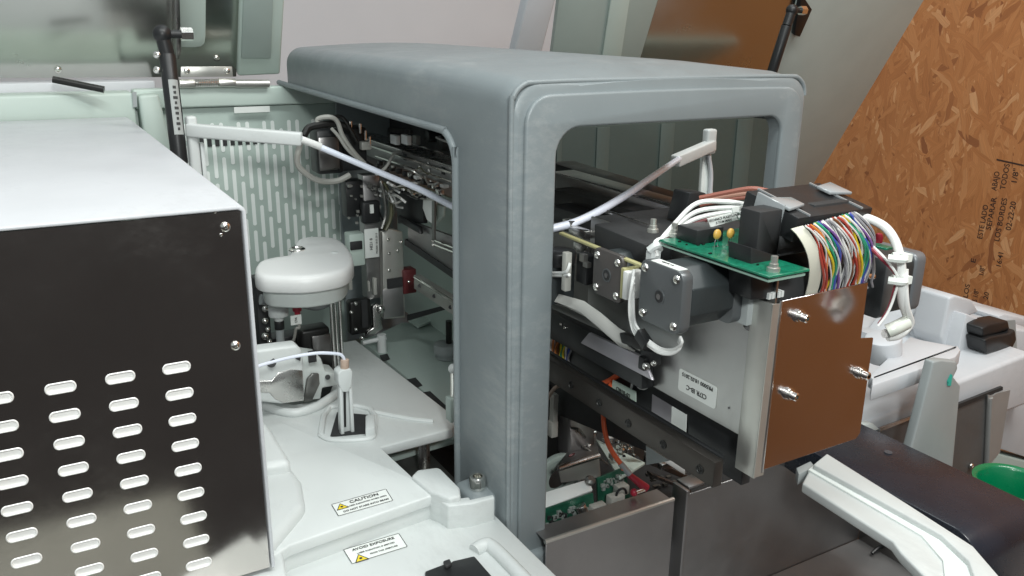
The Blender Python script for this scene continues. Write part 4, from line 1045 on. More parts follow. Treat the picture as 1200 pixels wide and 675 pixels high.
mc2 = motor_x(t, .362, .4635, -.157, .036, .022, mat('dark taupe motor face', (.085, .078, .074), .4, .3, var=.08), cham=.005, caplen=.005)
m = MB(); m.box(.360, .374, .4585, .4628, -.187, -.164); m.build('plug_yellow', yelp, t, .0008)
m = MB(); m.box(.3585, .372, .4525, .4582, -.186, -.165); m.build('plug_white', wirew, t, .001)
m = MB()
for k in range(4):
    j_ = k-1.5; z0_ = Z*(-k*.0052)
    lp = [(744, 316), (741, 335), (740, 355), (741, 375), (747, 390), (760, 402), (774, 411), (788, 412), (798, 405), (796, 397)]
    pts = []
    for q_, (u_, v_) in enumerate(lp):
        p_ = P(u_ + j_*(1.6 if 1 < q_ < 5 else .6), v_ + j_*(-1.8 if q_ > 3 else 0), x=.352 + (.003 if q_ == 0 else 0) - .0012*math.sin(q_*1.3+k))
        pts.append(p_ + (z0_ if q_ == 0 else V((0, 0, 0))))
    m.tube(pts, .0010, 8)
m.build('lead', wirew, t)
m = MB(); m.obox(P(754, 397, x=.3515), V((.003, 0, 0)), V((0, .005, .003)), V((0, -.002, .0035))); m.build('lead_tie', black, t, .0006)
t = thing('stepper_motor', 'dark grey motor at the right of the ribbon with a light grey end cap', 'motor', (.53, .35, -.19), 'square stepper motors on the gantry')
y3 = .362; S3 = .045; xr = P(1082, 335, y=y3).x; z3 = P(1050, 303, y=y3).z
c3 = V((0, y3+S3/2, z3-S3/2))
m = MB(); m.prism([V((xr-.034, 0, 0))+c3+V((0, a_, b_)) for a_, b_ in rrect(S3*.96, S3*.96, .008, 4)], (.021, 0, 0)); m.build('motor_body', motb, t, .0008)
m = MB(); m.prism([V((xr-.013, 0, 0))+c3+V((0, a_, b_)) for a_, b_ in rrect(S3, S3, .006, 4)], (.013, 0, 0)); m.build('end_cap', motl, t, .0025, 3)
m = MB(); m.prism([V((xr-.046, 0, 0))+c3+V((0, a_, b_)) for a_, b_ in rrect(S3, S3, .005, 4)], (.012, 0, 0)); m.build('front_flange', motm, t, .0015)
m = MB(); m.cyl(P(1014, 324, y=.361), P(1023, 324, y=.361), .0022); m.build('bolt', chrome, t)

t = thing('white_loop_cable', 'thick white cable looping from the connector over the right motor with clear ties', 'cable', P(1050, 330, y=.33))
lc = [P(1003, 252, y=.36), P(1020, 257, y=.355), P(1038, 267, y=.345), P(1050, 285, y=.338), P(1056, 310, y=.332), P(1056, 335, y=.330), P(1058, 355, y=.330), P(1063, 374, y=.332), P(1050, 388, y=.334), P(1036, 391, y=.336)]
MB().tube(lc, .0030, 10, 6).build('sheath', wirew, t)
MB().tube([p + V((.002, -.002, -.003)) for p in lc[4:]], .0022, 10, 6).build('second_sheath', wireg if False else wirew, t)
MB().tube([P(1020, 290, y=.35), P(1035, 305, y=.34), P(1050, 322, y=.333), P(1047, 345, y=.332), P(1040, 365, y=.333), P(1030, 380, y=.335)], .0013, 8).build('red_lead', mat('red brown wire', (.25, .03, .05), .4), t)
MB().tube([P(1022, 288, y=.35), P(1037, 303, y=.339), P(1052, 325, y=.331), P(1048, 347, y=.330), P(1040, 367, y=.331), P(1029, 382, y=.333)], .0009, 8).build('white_lead', wirew, t)
m = MB()
for v in (303, 329):
    c = P(1054, v, y=.328); m.tube([c-X*.006+Y*.004, c-Y*.003, c+X*.006+Y*.002, c+X*.001+Y*.006], .0026, 8); m.obox(c+X*.006, X*.003, Y*.003, Z*.0025)
m.build('cable_tie', mat('translucent tie', (.72, .76, .72), .3), t)
m = MB(); m.tube([P(1040, 388, y=.334), P(1050, 384, y=.331), P(1062, 378, y=.33)], .0048, 10); m.build('shrink_sleeve', mat('translucent sleeve', (.58, .60, .54), .25, coat=.4), t)

# ---- upper black cover, fibre strip and dark rails in the hood window
t = thing('black_slide_cover', 'smooth black cover box above the small motor inside the hood window', 'cover', (.40, .47, -.16))
m = MB(); a, b = P(696, 262, x=.378), P(757, 285, x=.378)
m.prism([P(696, 262, x=.378), P(757, 287, x=.378), P(757, 312, x=.378), P(696, 287, x=.378)], (.05, 0, 0)); m.build('cover_box', blackm, t, .0015)
m = MB(); m.tube([P(712, 247, x=.41), P(759, 263, x=.41)], .0008, 6, 0); m.build('trim_edge', steel, t)
t = thing('fibre_strip', 'long yellowish fibre board strip lying over the small motor', 'strip', P(707, 291, x=.364))
m = MB(); m.prism([P(655, 272, x=.364), P(752, 311, x=.364), P(752, 314, x=.364), P(655, 275, x=.364)], (.004, 0, 0)); m.build('strip', yelp, t, .0004)
t = thing('dark_cross_rail', 'pair of dark glossy gantry rails running back through the hood window', 'rail', (.48, .7, -.17))
for (u0, v0, u1, v1, x_, h_, mm, nm) in ((645, 190, 812, 243, .52, .010, black, 'top_rail'), (645, 201, 812, 250, .485, .018, steeld, 'upper_rail'), (645, 221, 800, 262, .462, .016, anod, 'middle_rail'), (645, 240, 790, 290, .44, .016, black, 'lower_rail')):
    pa, pb = P(u0, v0, x=x_), P(u1, v1, x=x_)
    m = MB(); m.prism([pa, pb, pb-Z*h_, pa-Z*h_], (.03, 0, 0)); m.build(nm, mm, t, .0008)
m = MB(); m.tube([P(645, 201, x=.484), P(805, 245, x=.484)], .0007, 6, 0); m.tube([P(700, 246, x=.438), P(760, 264, x=.438)], .0007, 6, 0); m.build('bright_edge', steel, t)
MB().prism([P(809, 226, y=.5), P(826, 226, y=.5), P(842, 236, y=.5), P(842, 260, y=.5), P(800, 262, y=.5)], (0, .02, 0)).build('rail_end_block', black, t, .001)

# fan/valve at left of window, and flat grey strip
t = thing('round_valve', 'dark round valve with white wiring right behind the hood post', 'valve', P(655, 310, x=.37))
c = P(656, 293, x=.375); m = MB(); m.cyl(c-Z*.012, c, .014, 24); m.build('valve_cap', black, t, .002)
m = MB(); m.box(c.x-.012, c.x+.012, c.y-.006, c.y+.02, c.z-.045, c.z-.012); m.build('valve_body', motb, t, .001)
m = MB(); m.obox(P(664, 318, x=.362), X*.003, Y*.003, Z*.016); m.build('terminal', wireg, t, .001)
m = MB(); m.tube([P(640, 320, x=.365), P(655, 320, x=.362), P(664, 318, x=.358), P(668, 308, x=.36)], .0013, 8); m.tube([P(640, 323, x=.365), P(656, 323, x=.362), P(667, 322, x=.358)], .0013, 8); m.build('lead', wirew, t)
m = MB(); c = P(682, 310, x=.372); m.box(c.x, c.x+.01, c.y-.006, c.y+.008, c.z-.016, c.z+.008); m.build('latch', black, t, .001)
m = MB(); m.obox(P(684, 302, x=.37), X*.002, Y*.003, Z*.003); m.obox(P(688, 310, x=.37), X*.002, Y*.003, Z*.002); m.build('latch_tab', anodg, t)
m = MB(); m.prism([P(640, 262, x=.43), P(700, 285, x=.43), P(700, 372, x=.43), P(640, 350, x=.43)], (.004, 0, 0)); m.build('back_plate', anodg, t)
m = MB()
for u, v, w_ in ((680, 272, 6), (668, 262, 3), (684, 290, 5), (650, 266, 3)): m.obox(P(u, v, x=.40), X*.004, Y*.002*w_, Z*.0035)
m.build('small_bracket', steel, t, .0006)

t = thing('flat_grey_cable', 'flat light grey flex cable sweeping under the small motor', 'flat cable', P(690, 370, x=.37))
m = MB(); rows = []
for (u, v, w_) in ((640, 342, 9), (660, 346, 9), (685, 353, 12), (705, 367, 14), (725, 384, 14), (742, 394, 11)):
    a = P(u, v, x=.372); rows.append([a, a - Z*.0006*w_*1.0 - X*.004, a - Z*.0011*w_ + X*.003])
m.sheet(rows, .0008); m.build('flex', mat('pale flex cable', (.52, .52, .49), .35, var=.05), t, angle=80)
m = MB(); m.prism([P(645, 352, x=.376), P(700, 376, x=.376), P(750, 400, x=.376), P(750, 412, x=.376), P(700, 386, x=.376), P(645, 361, x=.376)], (.006, 0, 0)); m.build('cable_tray', anodg, t, .0006)
m = MB(); m.prism([P(725, 390, x=.366), P(752, 398, x=.366), P(754, 412, x=.366), P(728, 402, x=.366)], (.006, 0, 0)); m.build('cable_clamp', anod, t, .001)

# lilac band / black channel
t = thing('channel_beam', 'black channel beam with a lilac satin cover strip under the flat cable', 'beam', P(700, 400, x=.386))
m = MB(); m.prism([P(640, 362, x=.390), P(752, 420, x=.390), P(752, 457, x=.390), P(640, 394, x=.390)], (.012, 0, 0)); m.build('channel', black, t, .001)
m = MB(); m.prism([P(690, 390, x=.387), P(752, 418, x=.387), P(764, 446, x=.387), P(680, 402, x=.387)], (.003, 0, 0)); m.build('cover_strip', lilac, t, .0006)
m = MB()
for u, v in ((657, 380), (662, 384)): m.panscrew(P(u, v, x=.3895), -X, .0014)
m.build('screw', chrome, t)
c = P(757, 418, x=.376); m = MB(); m.box(c.x, c.x+.010, c.y-.006, c.y+.007, c.z-.006, c.z+.005); m.box(c.x-.004, c.x+.003, c.y-.003, c.y+.004, c.z-.010, c.z); m.build('latch', black, t, .001)
m = MB(); m.ball(P(757, 429, x=.370), .003, 12); m.ball(P(766, 426, x=.372), .0022, 12); m.build('latch_bolt', chrome, t)

# colourful flat ribbon behind post
t = thing('flat_ribbon_cable', 'short colourful ribbon cable hanging behind the right edge of the hood post', 'ribbon cable', P(657, 412, x=.41))
for k in range(14):
    f = k/13; a = P(643+f*29, 387+f*15, x=.412); b = P(642+f*28, 424+f*12, x=.414)
    pts = []
    for q_ in range(9):
        s_ = q_/8; pts.append(a.lerp(b, s_) + V((-.004*math.sin(PI*s_), .0012*math.sin(s_*9+k*1.7), 0)))
    MB().tube(pts, .0011, 6, 0).build('wire', wirems[(0, 4, 3, 7, 1, 8, 1, 8, 2, 3, 2, 7, 4, 6)[k]], t)

# parts row between beams
t = thing('sensor_row', 'row of small steel sensors and brackets with red wires between two dark beams', 'sensors', P(710, 440, x=.42))
m = MB(); m.prism([P(672, 412, x=.425), P(690, 418, x=.425), P(692, 458, x=.425), P(671, 447, x=.425)], (.01, 0, 0)); m.build('steel_bracket', steel, t, .001)
m = MB(); c = P(681, 434, x=.42)
m.cyl(c+X*.004, c-X*.006, .006, 18); m.ball(c-X*.005+Y*.004, .0022, 8); m.ball(c-X*.005-Y*.005, .0022, 8); m.build('valve_stem', chrome, t)
m = MB(); m.prism([P(692, 420, x=.42), P(697, 422, x=.42), P(701, 465, x=.42), P(694, 462, x=.42)], (.008, 0, 0)); m.build('side_strip', steeld, t, .001)
m = MB(); m.prism([P(703, 432, x=.42), P(709, 434, x=.42), P(709, 462, x=.42), P(702, 458, x=.42)], (.008, 0, 0)); m.build('steel_strip', steel, t, .001)
m = MB(); c = P(704, 428, x=.43); m.cyl(c, c+Z*.012, .018, 20); m.build('roller', steeld, t, .001)
m = MB(); c = P(727, 434, x=.415); m.obox(c, X*.003, Y*.010, Z*.005); m.obox(P(740, 440, x=.412), X*.003, Y*.006, Z*.005); m.build('white_plug', paper, t, .001)
m = MB(); m.tube([P(745, 442, x=.41), P(748, 452, x=.408), P(754, 455, x=.408), P(759, 452, x=.41)], .0016, 8); m.tube([P(739, 442, x=.41), P(741, 450, x=.41), P(738, 460, x=.41)], .0012, 8); m.build('white_lead', wirew, t)
m = MB(); m.tube([P(700, 452, x=.408), P(712, 447, x=.406), P(722, 441, x=.408), P(730, 436, x=.41)], .0024, 8); m.tube([P(711, 461, x=.404), P(715, 457, x=.404), P(720, 450, x=.406)], .0042, 8); m.build('red_lead', orange, t)
q = [P(718, 445, x=.402), P(745, 459, x=.402), P(745, 479, x=.402), P(716, 462, x=.402)]
lb = MB().prism(q, (.0006, 0, 0)).build('label_sticker', mintpaper, t)
cq = sum(q, V((0, 0, 0)))/4
join_text([('CI81B-02', .0050, cq+V((-.0004, 0, .001)), -Y, Z, 1), ('PR5000 14.01.2015', .0032, cq+V((-.0004, 0, -.006)), -Y, Z, .9)], lb, ink)
m = MB(); m.prism([P(700, 468, x=.445), P(760, 480, x=.445), P(760, 530, x=.445), P(640, 480, x=.445), P(640, 400, x=.445), P(700, 430, x=.445)], (.003, 0, 0)); m.build('back_sheet', blackm, t)

# perforated beam
XB_ = .380
t = thing('perforated_beam', 'long dark beam with round screw holes running to the lower front of the gantry', 'beam', (XB_, .4, -.30))
MB().box(XB_, XB_+.0085, .3735, .64, -.3025, -.2825).build('beam', mat('dark bronze anodised beam', (.075, .068, .062), .4, .8, var=.1), t, .0008, 2)
MB().box(XB_+.0085, XB_+.012, .376, .64, -.288, -.2815).build('top_lip', black, t, .0004)
m = MB()
for u, v in ((669, 451), (702, 472), (736, 496), (777, 521), (820, 550)): m.lathe(P(u, v, x=XB_-.0004), -X, [(.0034, -.0004), (.0034, .0004), (.0028, .0005), (.0026, 0), (.0018, -.0002), (.0012, .0002), (0, .0004)], 16)
m.build('screw', anod, t)

# ================================================================== LOWER BAY
YL = .53
t = thing('steel_front_sheet', 'small brushed steel front sheet with a folded top edge beside the hood foot', 'sheet', P(720, 640, y=YL), 'steel sheets closing the lower bay')
a, b = P(640, 637, y=YL), P(791, 583, y=YL); zs = (a.z+b.z)/2
MB().box(a.x, b.x, YL, YL+.0015, -.56, zs-.001).build('face', satin, t, .0004, 1)
m = MB(); m.tube([V((a.x, YL+.002, zs-.0012)), V((b.x, YL+.002, zs-.0012))], .0022, 12, 0); m.build('rolled_edge', zinc, t)
m = MB(); m.box(a.x, b.x-.004, YL+.002, YL+.022, zs-.0005, zs+.0005); m.build('top_fold', satin, t)
m = MB(); m.prism([V((b.x-.022, YL+.0035, zs+.0008)), V((b.x-.04, YL+.0035, zs+.0008))] + [], (0, .012, 0)) if False else None
t = thing('steel_front_sheet', 'wide dark steel sheet standing behind the empty tray under the mirror plate', 'sheet', P(900, 600, y=YL), 'steel sheets closing the lower bay')
a = P(808, 577, y=YL)
MB().box(a.x, .78, YL, YL+.0015, -.70, zs).build('face', satin, t, .0004, 1)
m = MB(); m.box(a.x-.004, a.x+.0005, YL-.0005, YL+.02, -.70, zs+.004); m.build('folded_edge', satin, t, .0008)
m = MB(); c = P(806, 570, y=YL+.012); m.box(c.x-.006, c.x+.014, YL+.004, YL+.022, zs+.001, zs+.0045); m.build('top_fold', satin, t, .0005)
t = thing('waste_tray', 'grey steel tray floor in the lower right corner with a clip', 'tray', P(1000, 660, z=-.56))
zf = P(1003, 632, y=YL).z
m = MB(); m.box(.40, 1.1, .10, YL-.001, zf-.002, zf); m.build('tray_floor', mat('grey satin tray', (.30, .29, .285), .5, .6, var=.08), t)
m = MB(); c0_ = P(1007, 632, z=zf); m.box(c0_.x, c0_.x+.004, .1, YL, zf, zf+.05); m.build('tray_wall', steeld, t, .0005)
m = MB(); c = P(1030, 645, z=zf+.004); m.tube([c-X*.012, c+Z*.004, c+X*.012], .002, 8); m.build('clip', black, t)

t = thing('bay_bracket', 'bent shiny steel bracket with screws above the small circuit boards in the lower bay', 'bracket', P(690, 560, y=.62))
YQ = .615
m = MB()
m.prism([P(654, 548, y=YQ), P(702, 533, y=YQ), P(704, 555, y=YQ), P(704, 610, y=YQ), P(700, 610, y=YQ), P(699, 560, y=YQ), P(658, 566, y=YQ)], (0, .0016, 0)); m.build('face', zinc, t, .0006)
pa, pb = P(654, 548, y=YQ), P(702, 533, y=YQ); pc2, pd = P(698, 508, y=.70), P(670, 518, y=.70)
m = MB(); m.prism([pa, pb, pc2, pd], (0, 0, -.0016)); m.build('top_plate', satin, t, .0004)
m = MB(); m.tube([P(654, 549, y=YQ-.001), P(702, 534, y=YQ-.001)], .003, 10, 0); m.build('rolled_edge', steel, t)
m = MB(); m.tube([pd+Z*.001, pc2+Z*.001], .0028, 10, 0); m.build('bright_edge', chrome, t)
m = MB()
for u, v in ((690, 522), (680, 528), (692, 526), (665, 552)): m.panscrew(P(u, v, y=.66), Z, .0032)
m.build('screw', chrome, t)
m = MB(); m.prism([P(698, 514, y=.66), P(756, 542, y=.60), P(740, 552, y=.58), P(726, 560, y=.58)], (0, 0, -.003)); m.build('triangle_plate', mint, t, .0006)
m = MB(); m.prism([P(745, 515, y=.60), P(756, 520, y=.60), P(754, 540, y=.60), P(742, 530, y=.60)], (0, .002, 0)); m.build('bright_tab', chrome, t)
m = MB(); random.seed(3)
for k in range(16):
    c = P(random.uniform(722, 752), random.uniform(505, 536), y=.63); s_ = random.uniform(.0012, .0035); m.obox(c, X*s_, Y*s_, Z*s_*.7)
m.build('small_fitting', chrome, t, .0004)
m = MB(); m.prism([P(757, 522, x=.43), P(785, 540, x=.43), P(757, 545, x=.43)], (.004, 0, 0)); m.build('grey_panel', greyp, t)

t = thing('plastic_bay_cover', 'white plastic cover strip with a screw above a dark green board in the lower bay', 'cover', P(665, 590, y=.58))
m = MB(); m.prism([P(637, 577, y=.585), P(690, 561, y=.585), P(695, 574, y=.575), P(637, 596, y=.575)], (0, .002, -.004)); m.build('front', white, t, .001)
m = MB(); m.lathe(P(691, 564, y=.58), V((0, -.5, 1)), [(0, 0), (.005, 0), (.005, .003), (.003, .005), (0, .005)], 14); m.build('screw', anodg, t)
t = thing('logic_board', 'dark green board with tiny chips and a silver can just above the steel sheet', 'circuit board', P(665, 610, y=.57), 'dark green boards in the lower bay')
m = MB(); m.prism([P(636, 598, y=.572), P(695, 578, y=.572), P(697, 600, y=.572), P(640, 624, y=.572)], (0, .002, 0)); lbd = m.build('board', pcbd, t)
def chips(u0, u1, v0, v1, y, n, mm, slope=-.33, s0=.0006, s1=.0022):
    m = MB()
    for k in range(n):
        u = random.uniform(u0, u1); v = random.uniform(v0, v1) + slope*(u-(u0+u1)/2); s_ = random.uniform(s0, s1)
        m.obox(P(u, v, y=y), X*s_, Y*.0012, Z*s_*random.uniform(.5, 1))
    return m.build('chip', mm, t)
chips(640, 692, 596, 612, .571, 40, mat('grey chip', (.32, .36, .34), .35, .3, var=.3))
chips(640, 692, 596, 612, .571, 25, blackm)
c = P(680, 592, y=.567); MB().cyl(c, c+V((.004, -.003, -.011)), .0052, 18).build('capacitor_can', steel, t, .0006)
t = thing('relay_board', 'dark green upright board with grey connectors beside a red cable boot', 'circuit board', P(712, 580, y=.57), 'dark green boards in the lower bay')
m = MB(); m.prism([P(700, 561, y=.585), P(732, 548, y=.585), P(740, 590, y=.585), P(702, 602, y=.585)], (0, .002, 0)); m.build('board', pcbd, t)
chips(704, 730, 558, 572, .584, 26, mat('grey chip', (.32, .36, .34)))
m = MB(); c = P(728, 573, y=.578); m.obox(c, X*.0065, Y*.005, Z*.005); c = P(721, 588, y=.572); m.obox(c, X*.008, Y*.005, Z*.008); m.build('connector', wireg, t, .001)
m = MB(); c = P(700, 597, y=.568); m.obox(c, X*.008, Y*.004, Z*.006); m.build('plug', wireg, t, .001)
m = MB(); c = P(728, 580, y=.57)
m.tube([c+V((math.cos(a_)*.006, 0, math.sin(a_)*.007)) for a_ in [k*.5 for k in range(12)]], .0012, 8, 4); m.build('wire_loop', black, t)

t = thing('orange_wire', 'orange red wire dropping past the beam into a dark red rubber boot', 'wire', P(745, 570, y=.56))
MB().tube([P(707, 486, y=.58), P(708, 500, y=.575), P(712, 518, y=.57), P(719, 532, y=.565), P(727, 543, y=.56), P(731, 550, y=.557)], .0024, 10).build('wire', orange, t)
MB().tube([P(727, 543, y=.56), P(738, 556, y=.553)], .003, 10, 0).build('clear_sleeve', clear, t)
m = MB(); a, b = P(737, 556, y=.553), P(757, 572, y=.548); m.cyl(a, b, .0028, 16, .0043); m.ball(P(743, 577, y=.55), .0038, 10); m.build('boot', red, t)
m = MB(); m.cyl(P(745, 577, y=.547), P(756, 573, y=.547), .0022); m.build('terminal', chrome, t)

t = thing('bay_wall', 'dark inner wall of the lower bay with white cable loops and grey clips', 'wall', P(720, 540, y=.8))
m = MB(); m.box(.36, 1.0, .86, .864, -.60, -.416); m.build('panel', blackm, t)
m = MB(); m.prism([P(757, 535, y=.62), P(812, 560, y=.62), P(812, 566, y=.62), P(757, 543, y=.62)], (0, .01, 0)); m.prism([P(765, 556, y=.6), P(810, 574, y=.6), P(810, 578, y=.6), P(765, 560, y=.6)], (0, .01, 0)); m.build('cross_strut', steeld, t, .0006)
m = MB(); m.prism([P(783, 537, y=.6), P(803, 549, y=.6), P(803, 557, y=.6), P(778, 541, y=.6)], (0, .004, 0)); m.build('pale_strip', wirew, t, .0006)
m = MB(); m.prism([P(793, 602, y=.6), P(804, 600, y=.6), P(803, 636, y=.6), P(791, 638, y=.6)], (0, .006, 0)); m.build('clip_block', wireg, t, .001)
m = MB(); m.tube([P(788, 600, y=.6), P(796, 592, y=.6), P(806, 588, y=.6), P(808, 582, y=.6)], .0022, 8); m.tube([P(790, 640, y=.6), P(800, 642, y=.6), P(806, 660, y=.6)], .0022, 8); m.build('cable', wirew, t)
m = MB()
for k in range(30): 
    c = P(random.uniform(755, 805), random.uniform(550, 600), y=.66); m.obox(c, X*random.uniform(.001, .004), Y*.002, Z*random.uniform(.0006, .002))
m.build('small_fitting', anodg, t)
t = thing('steel_housing', 'upright polished steel housing between the beam and the lower bay behind the post', 'housing', P(690, 500, y=.66))
m = MB(); m.prism([P(668, 460, y=.66), P(698, 470, y=.66), P(698, 530, y=.66), P(666, 540, y=.66)], (0, .03, 0)); m.build('body', satin, t, .004, 3)
m = MB(); m.prism([P(640, 450, y=.68), P(664, 455, y=.68), P(664, 540, y=.68), P(640, 560, y=.68)], (0, .02, 0)); m.build('dark_side', anod, t, .001)
m = MB(); m.obox(P(649, 478, y=.66), X*.003, Y*.004, Z*.016); m.obox(P(648, 502, y=.66), X*.004, Y*.004, Z*.009); m.build('terminal', wireg, t, .001)
m = MB(); m.panscrew(P(679, 470, y=.659), -Y, .005); m.build('screw', chrome, t)
m = MB(); m.tube([P(640, 470, y=.655), P(650, 455, y=.655), P(660, 452, y=.655), P(668, 458, y=.655)], .002, 8); m.build('tan_lead', tan, t)
t = thing('white_pulley', 'pale round pulley edge showing beside the hood post above the white drawer', 'pulley', P(648, 560, y=.60))
c = P(652, 560, y=.66); MB().lathe(c, -Y, [(.012, 0), (.029, 0), (.029, .006), (.024, .007), (.024, .004), (.012, .004)], 40).build('disc', mintd, t, .0005)

# ================================================================== RIGHT SIDE
ZG = -.40
t = thing('black_belt_guide', 'long glossy black guide cover curving down at its front end', 'cover', P(1100, 560, z=ZG))
gl0, gl1 = P(972, 532, z=ZG), P(1150, 645, z=ZG); gr0, gr1 = P(1028, 500, z=ZG), P(1200, 597, z=ZG)
xgl, xgr = (gl0.x+gl1.x)/2, (gr0.x+gr1.x)/2+.004
yend = gl1.y+.02
prof = [(.56, ZG), (yend+.012, ZG)] + [(yend+.012-.026*math.sin(a), ZG-.026+.026*math.cos(a)) for a in [PI/2*i/8 for i in range(1, 9)]] + [(yend-.014, ZG-.10), (yend+.0, ZG-.10), (yend+.02, ZG-.05), (.56, ZG-.03)]
m = MB(); m.prism([V((xgl, y_, z_)) for y_, z_ in prof], (xgr-xgl, 0, 0)); m.build('cover', guidem, t, .0015, 2)
m = MB(); c = P(1041, 530, z=ZG+.0003); m.cyl(c, c+Z*.0004, .004, 16); m.build('molded_mark', mat('grey scuff mark', (.06, .065, .075), .4, var=0), t)
t = thing('white_track_arm', 'white stepped track arm running along the left of the black guide', 'arm', P(1040, 600, z=ZG))
def arm_poly(o, z): return [P(u, v, z=z) for u, v in o]
m = MB(); m.prism(arm_poly([(953, 544), (969, 531), (1060, 588), (1141, 640), (1172, 676), (1180, 700), (1150, 700), (1135, 657), (1103, 627), (1030, 586)], ZG+.004), (0, 0, -.016)); m.build('inner_rail', white, t, .0015, 3)
m = MB(); m.prism(arm_poly([(947, 550), (956, 543), (1030, 585), (1105, 628), (1138, 658), (1155, 700), (1110, 700), (1105, 656), (1080, 627)], ZG-.001), (0, 0, -.014)); m.build('middle_step', mintl, t, .0008, 3)
m = MB(); m.prism(arm_poly([(948, 551), (1015, 588), (1084, 629), (1109, 657), (1120, 705), (1100, 705), (1084, 676), (1056, 648), (1046, 634), (1007, 609), (940, 566)], ZG-.003), (0, 0, -.010)); m.build('outer_skirt', white, t, .002, 3)
m = MB(); m.prism(arm_poly([(933, 548), (950, 540), (955, 546), (936, 556)], ZG-.006), (0, 0, -.012)); m.build('end_tab', greyp, t, .001)

YM = .60
def RPt(u, v, d=0): return P(u, v, y=YM+d)
t = thing('white_sample_module', 'white moulded module with stepped ramps on the right below the board wall', 'module', RPt(1100, 480))
zt1 = RPt(1100, 452).z
m = MB(); m.prism([RPt(1012, 497), RPt(1122, 448), RPt(1210, 413), RPt(1215, 470), RPt(1110, 510), RPt(1018, 545)], (0, .30, 0)); m.build('front_wall', whitecold, t, .006, 4)
m = MB(); m.prism([P(u, v, z=-.385) for u, v in [(1022, 441), (1122, 404), (1126, 410), (1120, 418), (1022, 452)]], (0, 0, -.02)); m.build('lower_ramp', whitecold, t, .002)
zr_ = -.385
m = MB(); m.prism([P(u, v, z=zr_) for u, v in [(1018, 440), (1058, 402), (1066, 394), (1080, 398), (1124, 406), (1122, 409), (1024, 445)]], (0, 0, -.015)); m.build('ramp_plate', whitecold, t, .0025)
m = MB(); m.prism([P(u, v, y=.74) for u, v in [(1030, 395), (1050, 395), (1076, 362), (1110, 374), (1108, 396), (1055, 404), (1030, 430)]], (0, .05, 0)); m.build('ramp_wall', whitecold, t, .003)
m = MB(); m.prism([P(u, v, y=.68) for u, v in [(1103, 396), (1113, 349), (1120, 346), (1140, 352), (1148, 366), (1133, 372), (1122, 416), (1108, 412)]], (0, .05, 0)); m.build('upright_block', whitecold, t, .004, 3)
m = MB(); m.prism([P(u, v, y=.66) for u, v in [(1133, 368), (1150, 374), (1150, 390), (1144, 418), (1122, 414)]], (0, .08, 0)); m.build('clip_housing', whitecold, t, .003)
m = MB(); m.prism([P(u, v, y=.80) for u, v in [(1075, 342), (1120, 346), (1174, 364), (1174, 376), (1145, 376), (1140, 420), (1075, 410)]], (0, .10, 0)); m.build('rear_wall', whitecold, t, .004)
m = MB(); m.prism([P(u, v, y=.72) for u, v in [(1170, 371), (1178, 368), (1220, 376), (1220, 400), (1186, 386), (1172, 380)]], (0, .10, 0)); m.build('top_cap', whitecold, t, .004)
m = MB(); m.prism([P(u, v, y=.665) for u, v in [(1186, 386), (1225, 390), (1225, 430), (1182, 426)]], (0, .10, 0)); m.build('end_block', whitecold, t, .003)
m = MB(); a, b = RPt(1030, 452, -.001), RPt(1120, 418, -.001); m.prism([RPt(1028, 446, -.012), RPt(1120, 412, -.012), RPt(1118, 416, -.012), RPt(1028, 450, -.012)], (0, .002, 0)); m.build('shadow_gap', blackm, t)
m = MB(); c = P(1035, 385, y=.62); m.cyl(P(1035, 420, y=.62), P(1035, 395, y=.62), .022, 28); m.build('round_boss', whitecold, t, .003)
m = MB(); m.panscrew(RPt(1055, 443, -.012), V((0, -.5, 1)), .004); m.build('screw', anodg, t)
t = thing('black_clip', 'black plastic double clip set in the white module beneath the board wall', 'clip', P(1165, 398, y=.65))
m = MB(); m.prism([P(u, v, y=.636) for u, v in [(1151, 385), (1160, 380), (1182, 376), (1184, 386), (1172, 390), (1152, 396)]], (0, .03, 0)); m.build('upper_jaw', black, t, .003, 3)
m = MB(); m.prism([P(u, v, y=.630) for u, v in [(1154, 399), (1162, 395), (1184, 391), (1190, 386), (1192, 398), (1186, 410), (1156, 415)]], (0, .03, 0)); m.build('lower_jaw', black, t, .003, 3)
m = MB(); m.prism([P(u, v, y=.6585) for u, v in [(1148, 378), (1190, 375), (1192, 412), (1144, 418)]], (0, .002, 0)); m.build('recess', greyp, t)

t = thing('grey_pointer_tab', 'tall grey plastic tab with a teal dot standing before the white module', 'tab', P(1095, 520, y=.57))
m = MB(); m.prism([P(u, v, y=.535) for u, v in [(1094, 424), (1104, 422), (1122, 424), (1123, 432), (1118, 442), (1126, 452), (1117, 548), (1114, 560), (1062, 560), (1065, 535), (1080, 480)]], (0, .012, 0)); m.build('tab', greyp, t, .0025, 3)
MB().prism([P(u, v, y=.5345) for u, v in [(1110, 446), (1114, 438), (1116, 440), (1114, 452), (1110, 452)]], (0, -.0004, 0)).build('indicator', teal, t)
MB().prism([P(u, v, y=.5347) for u, v in [(1110, 447), (1114, 446), (1114, 452), (1110, 452)]], (0, -.0006, 0)).build('indicator_hole', blackm, t)
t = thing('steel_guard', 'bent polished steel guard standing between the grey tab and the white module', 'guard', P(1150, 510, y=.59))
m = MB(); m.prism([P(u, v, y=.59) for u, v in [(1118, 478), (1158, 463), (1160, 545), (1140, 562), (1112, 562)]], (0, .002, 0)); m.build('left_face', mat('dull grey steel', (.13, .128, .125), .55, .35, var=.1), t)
m = MB(); m.prism([P(u, v, y=.586) for u, v in [(1158, 463), (1164, 464), (1168, 461), (1184, 457), (1172, 530), (1160, 545)]], (0, .002, 0)); m.build('right_face', mat('light dull steel', (.34, .34, .33), .4, .3, var=.08), t)
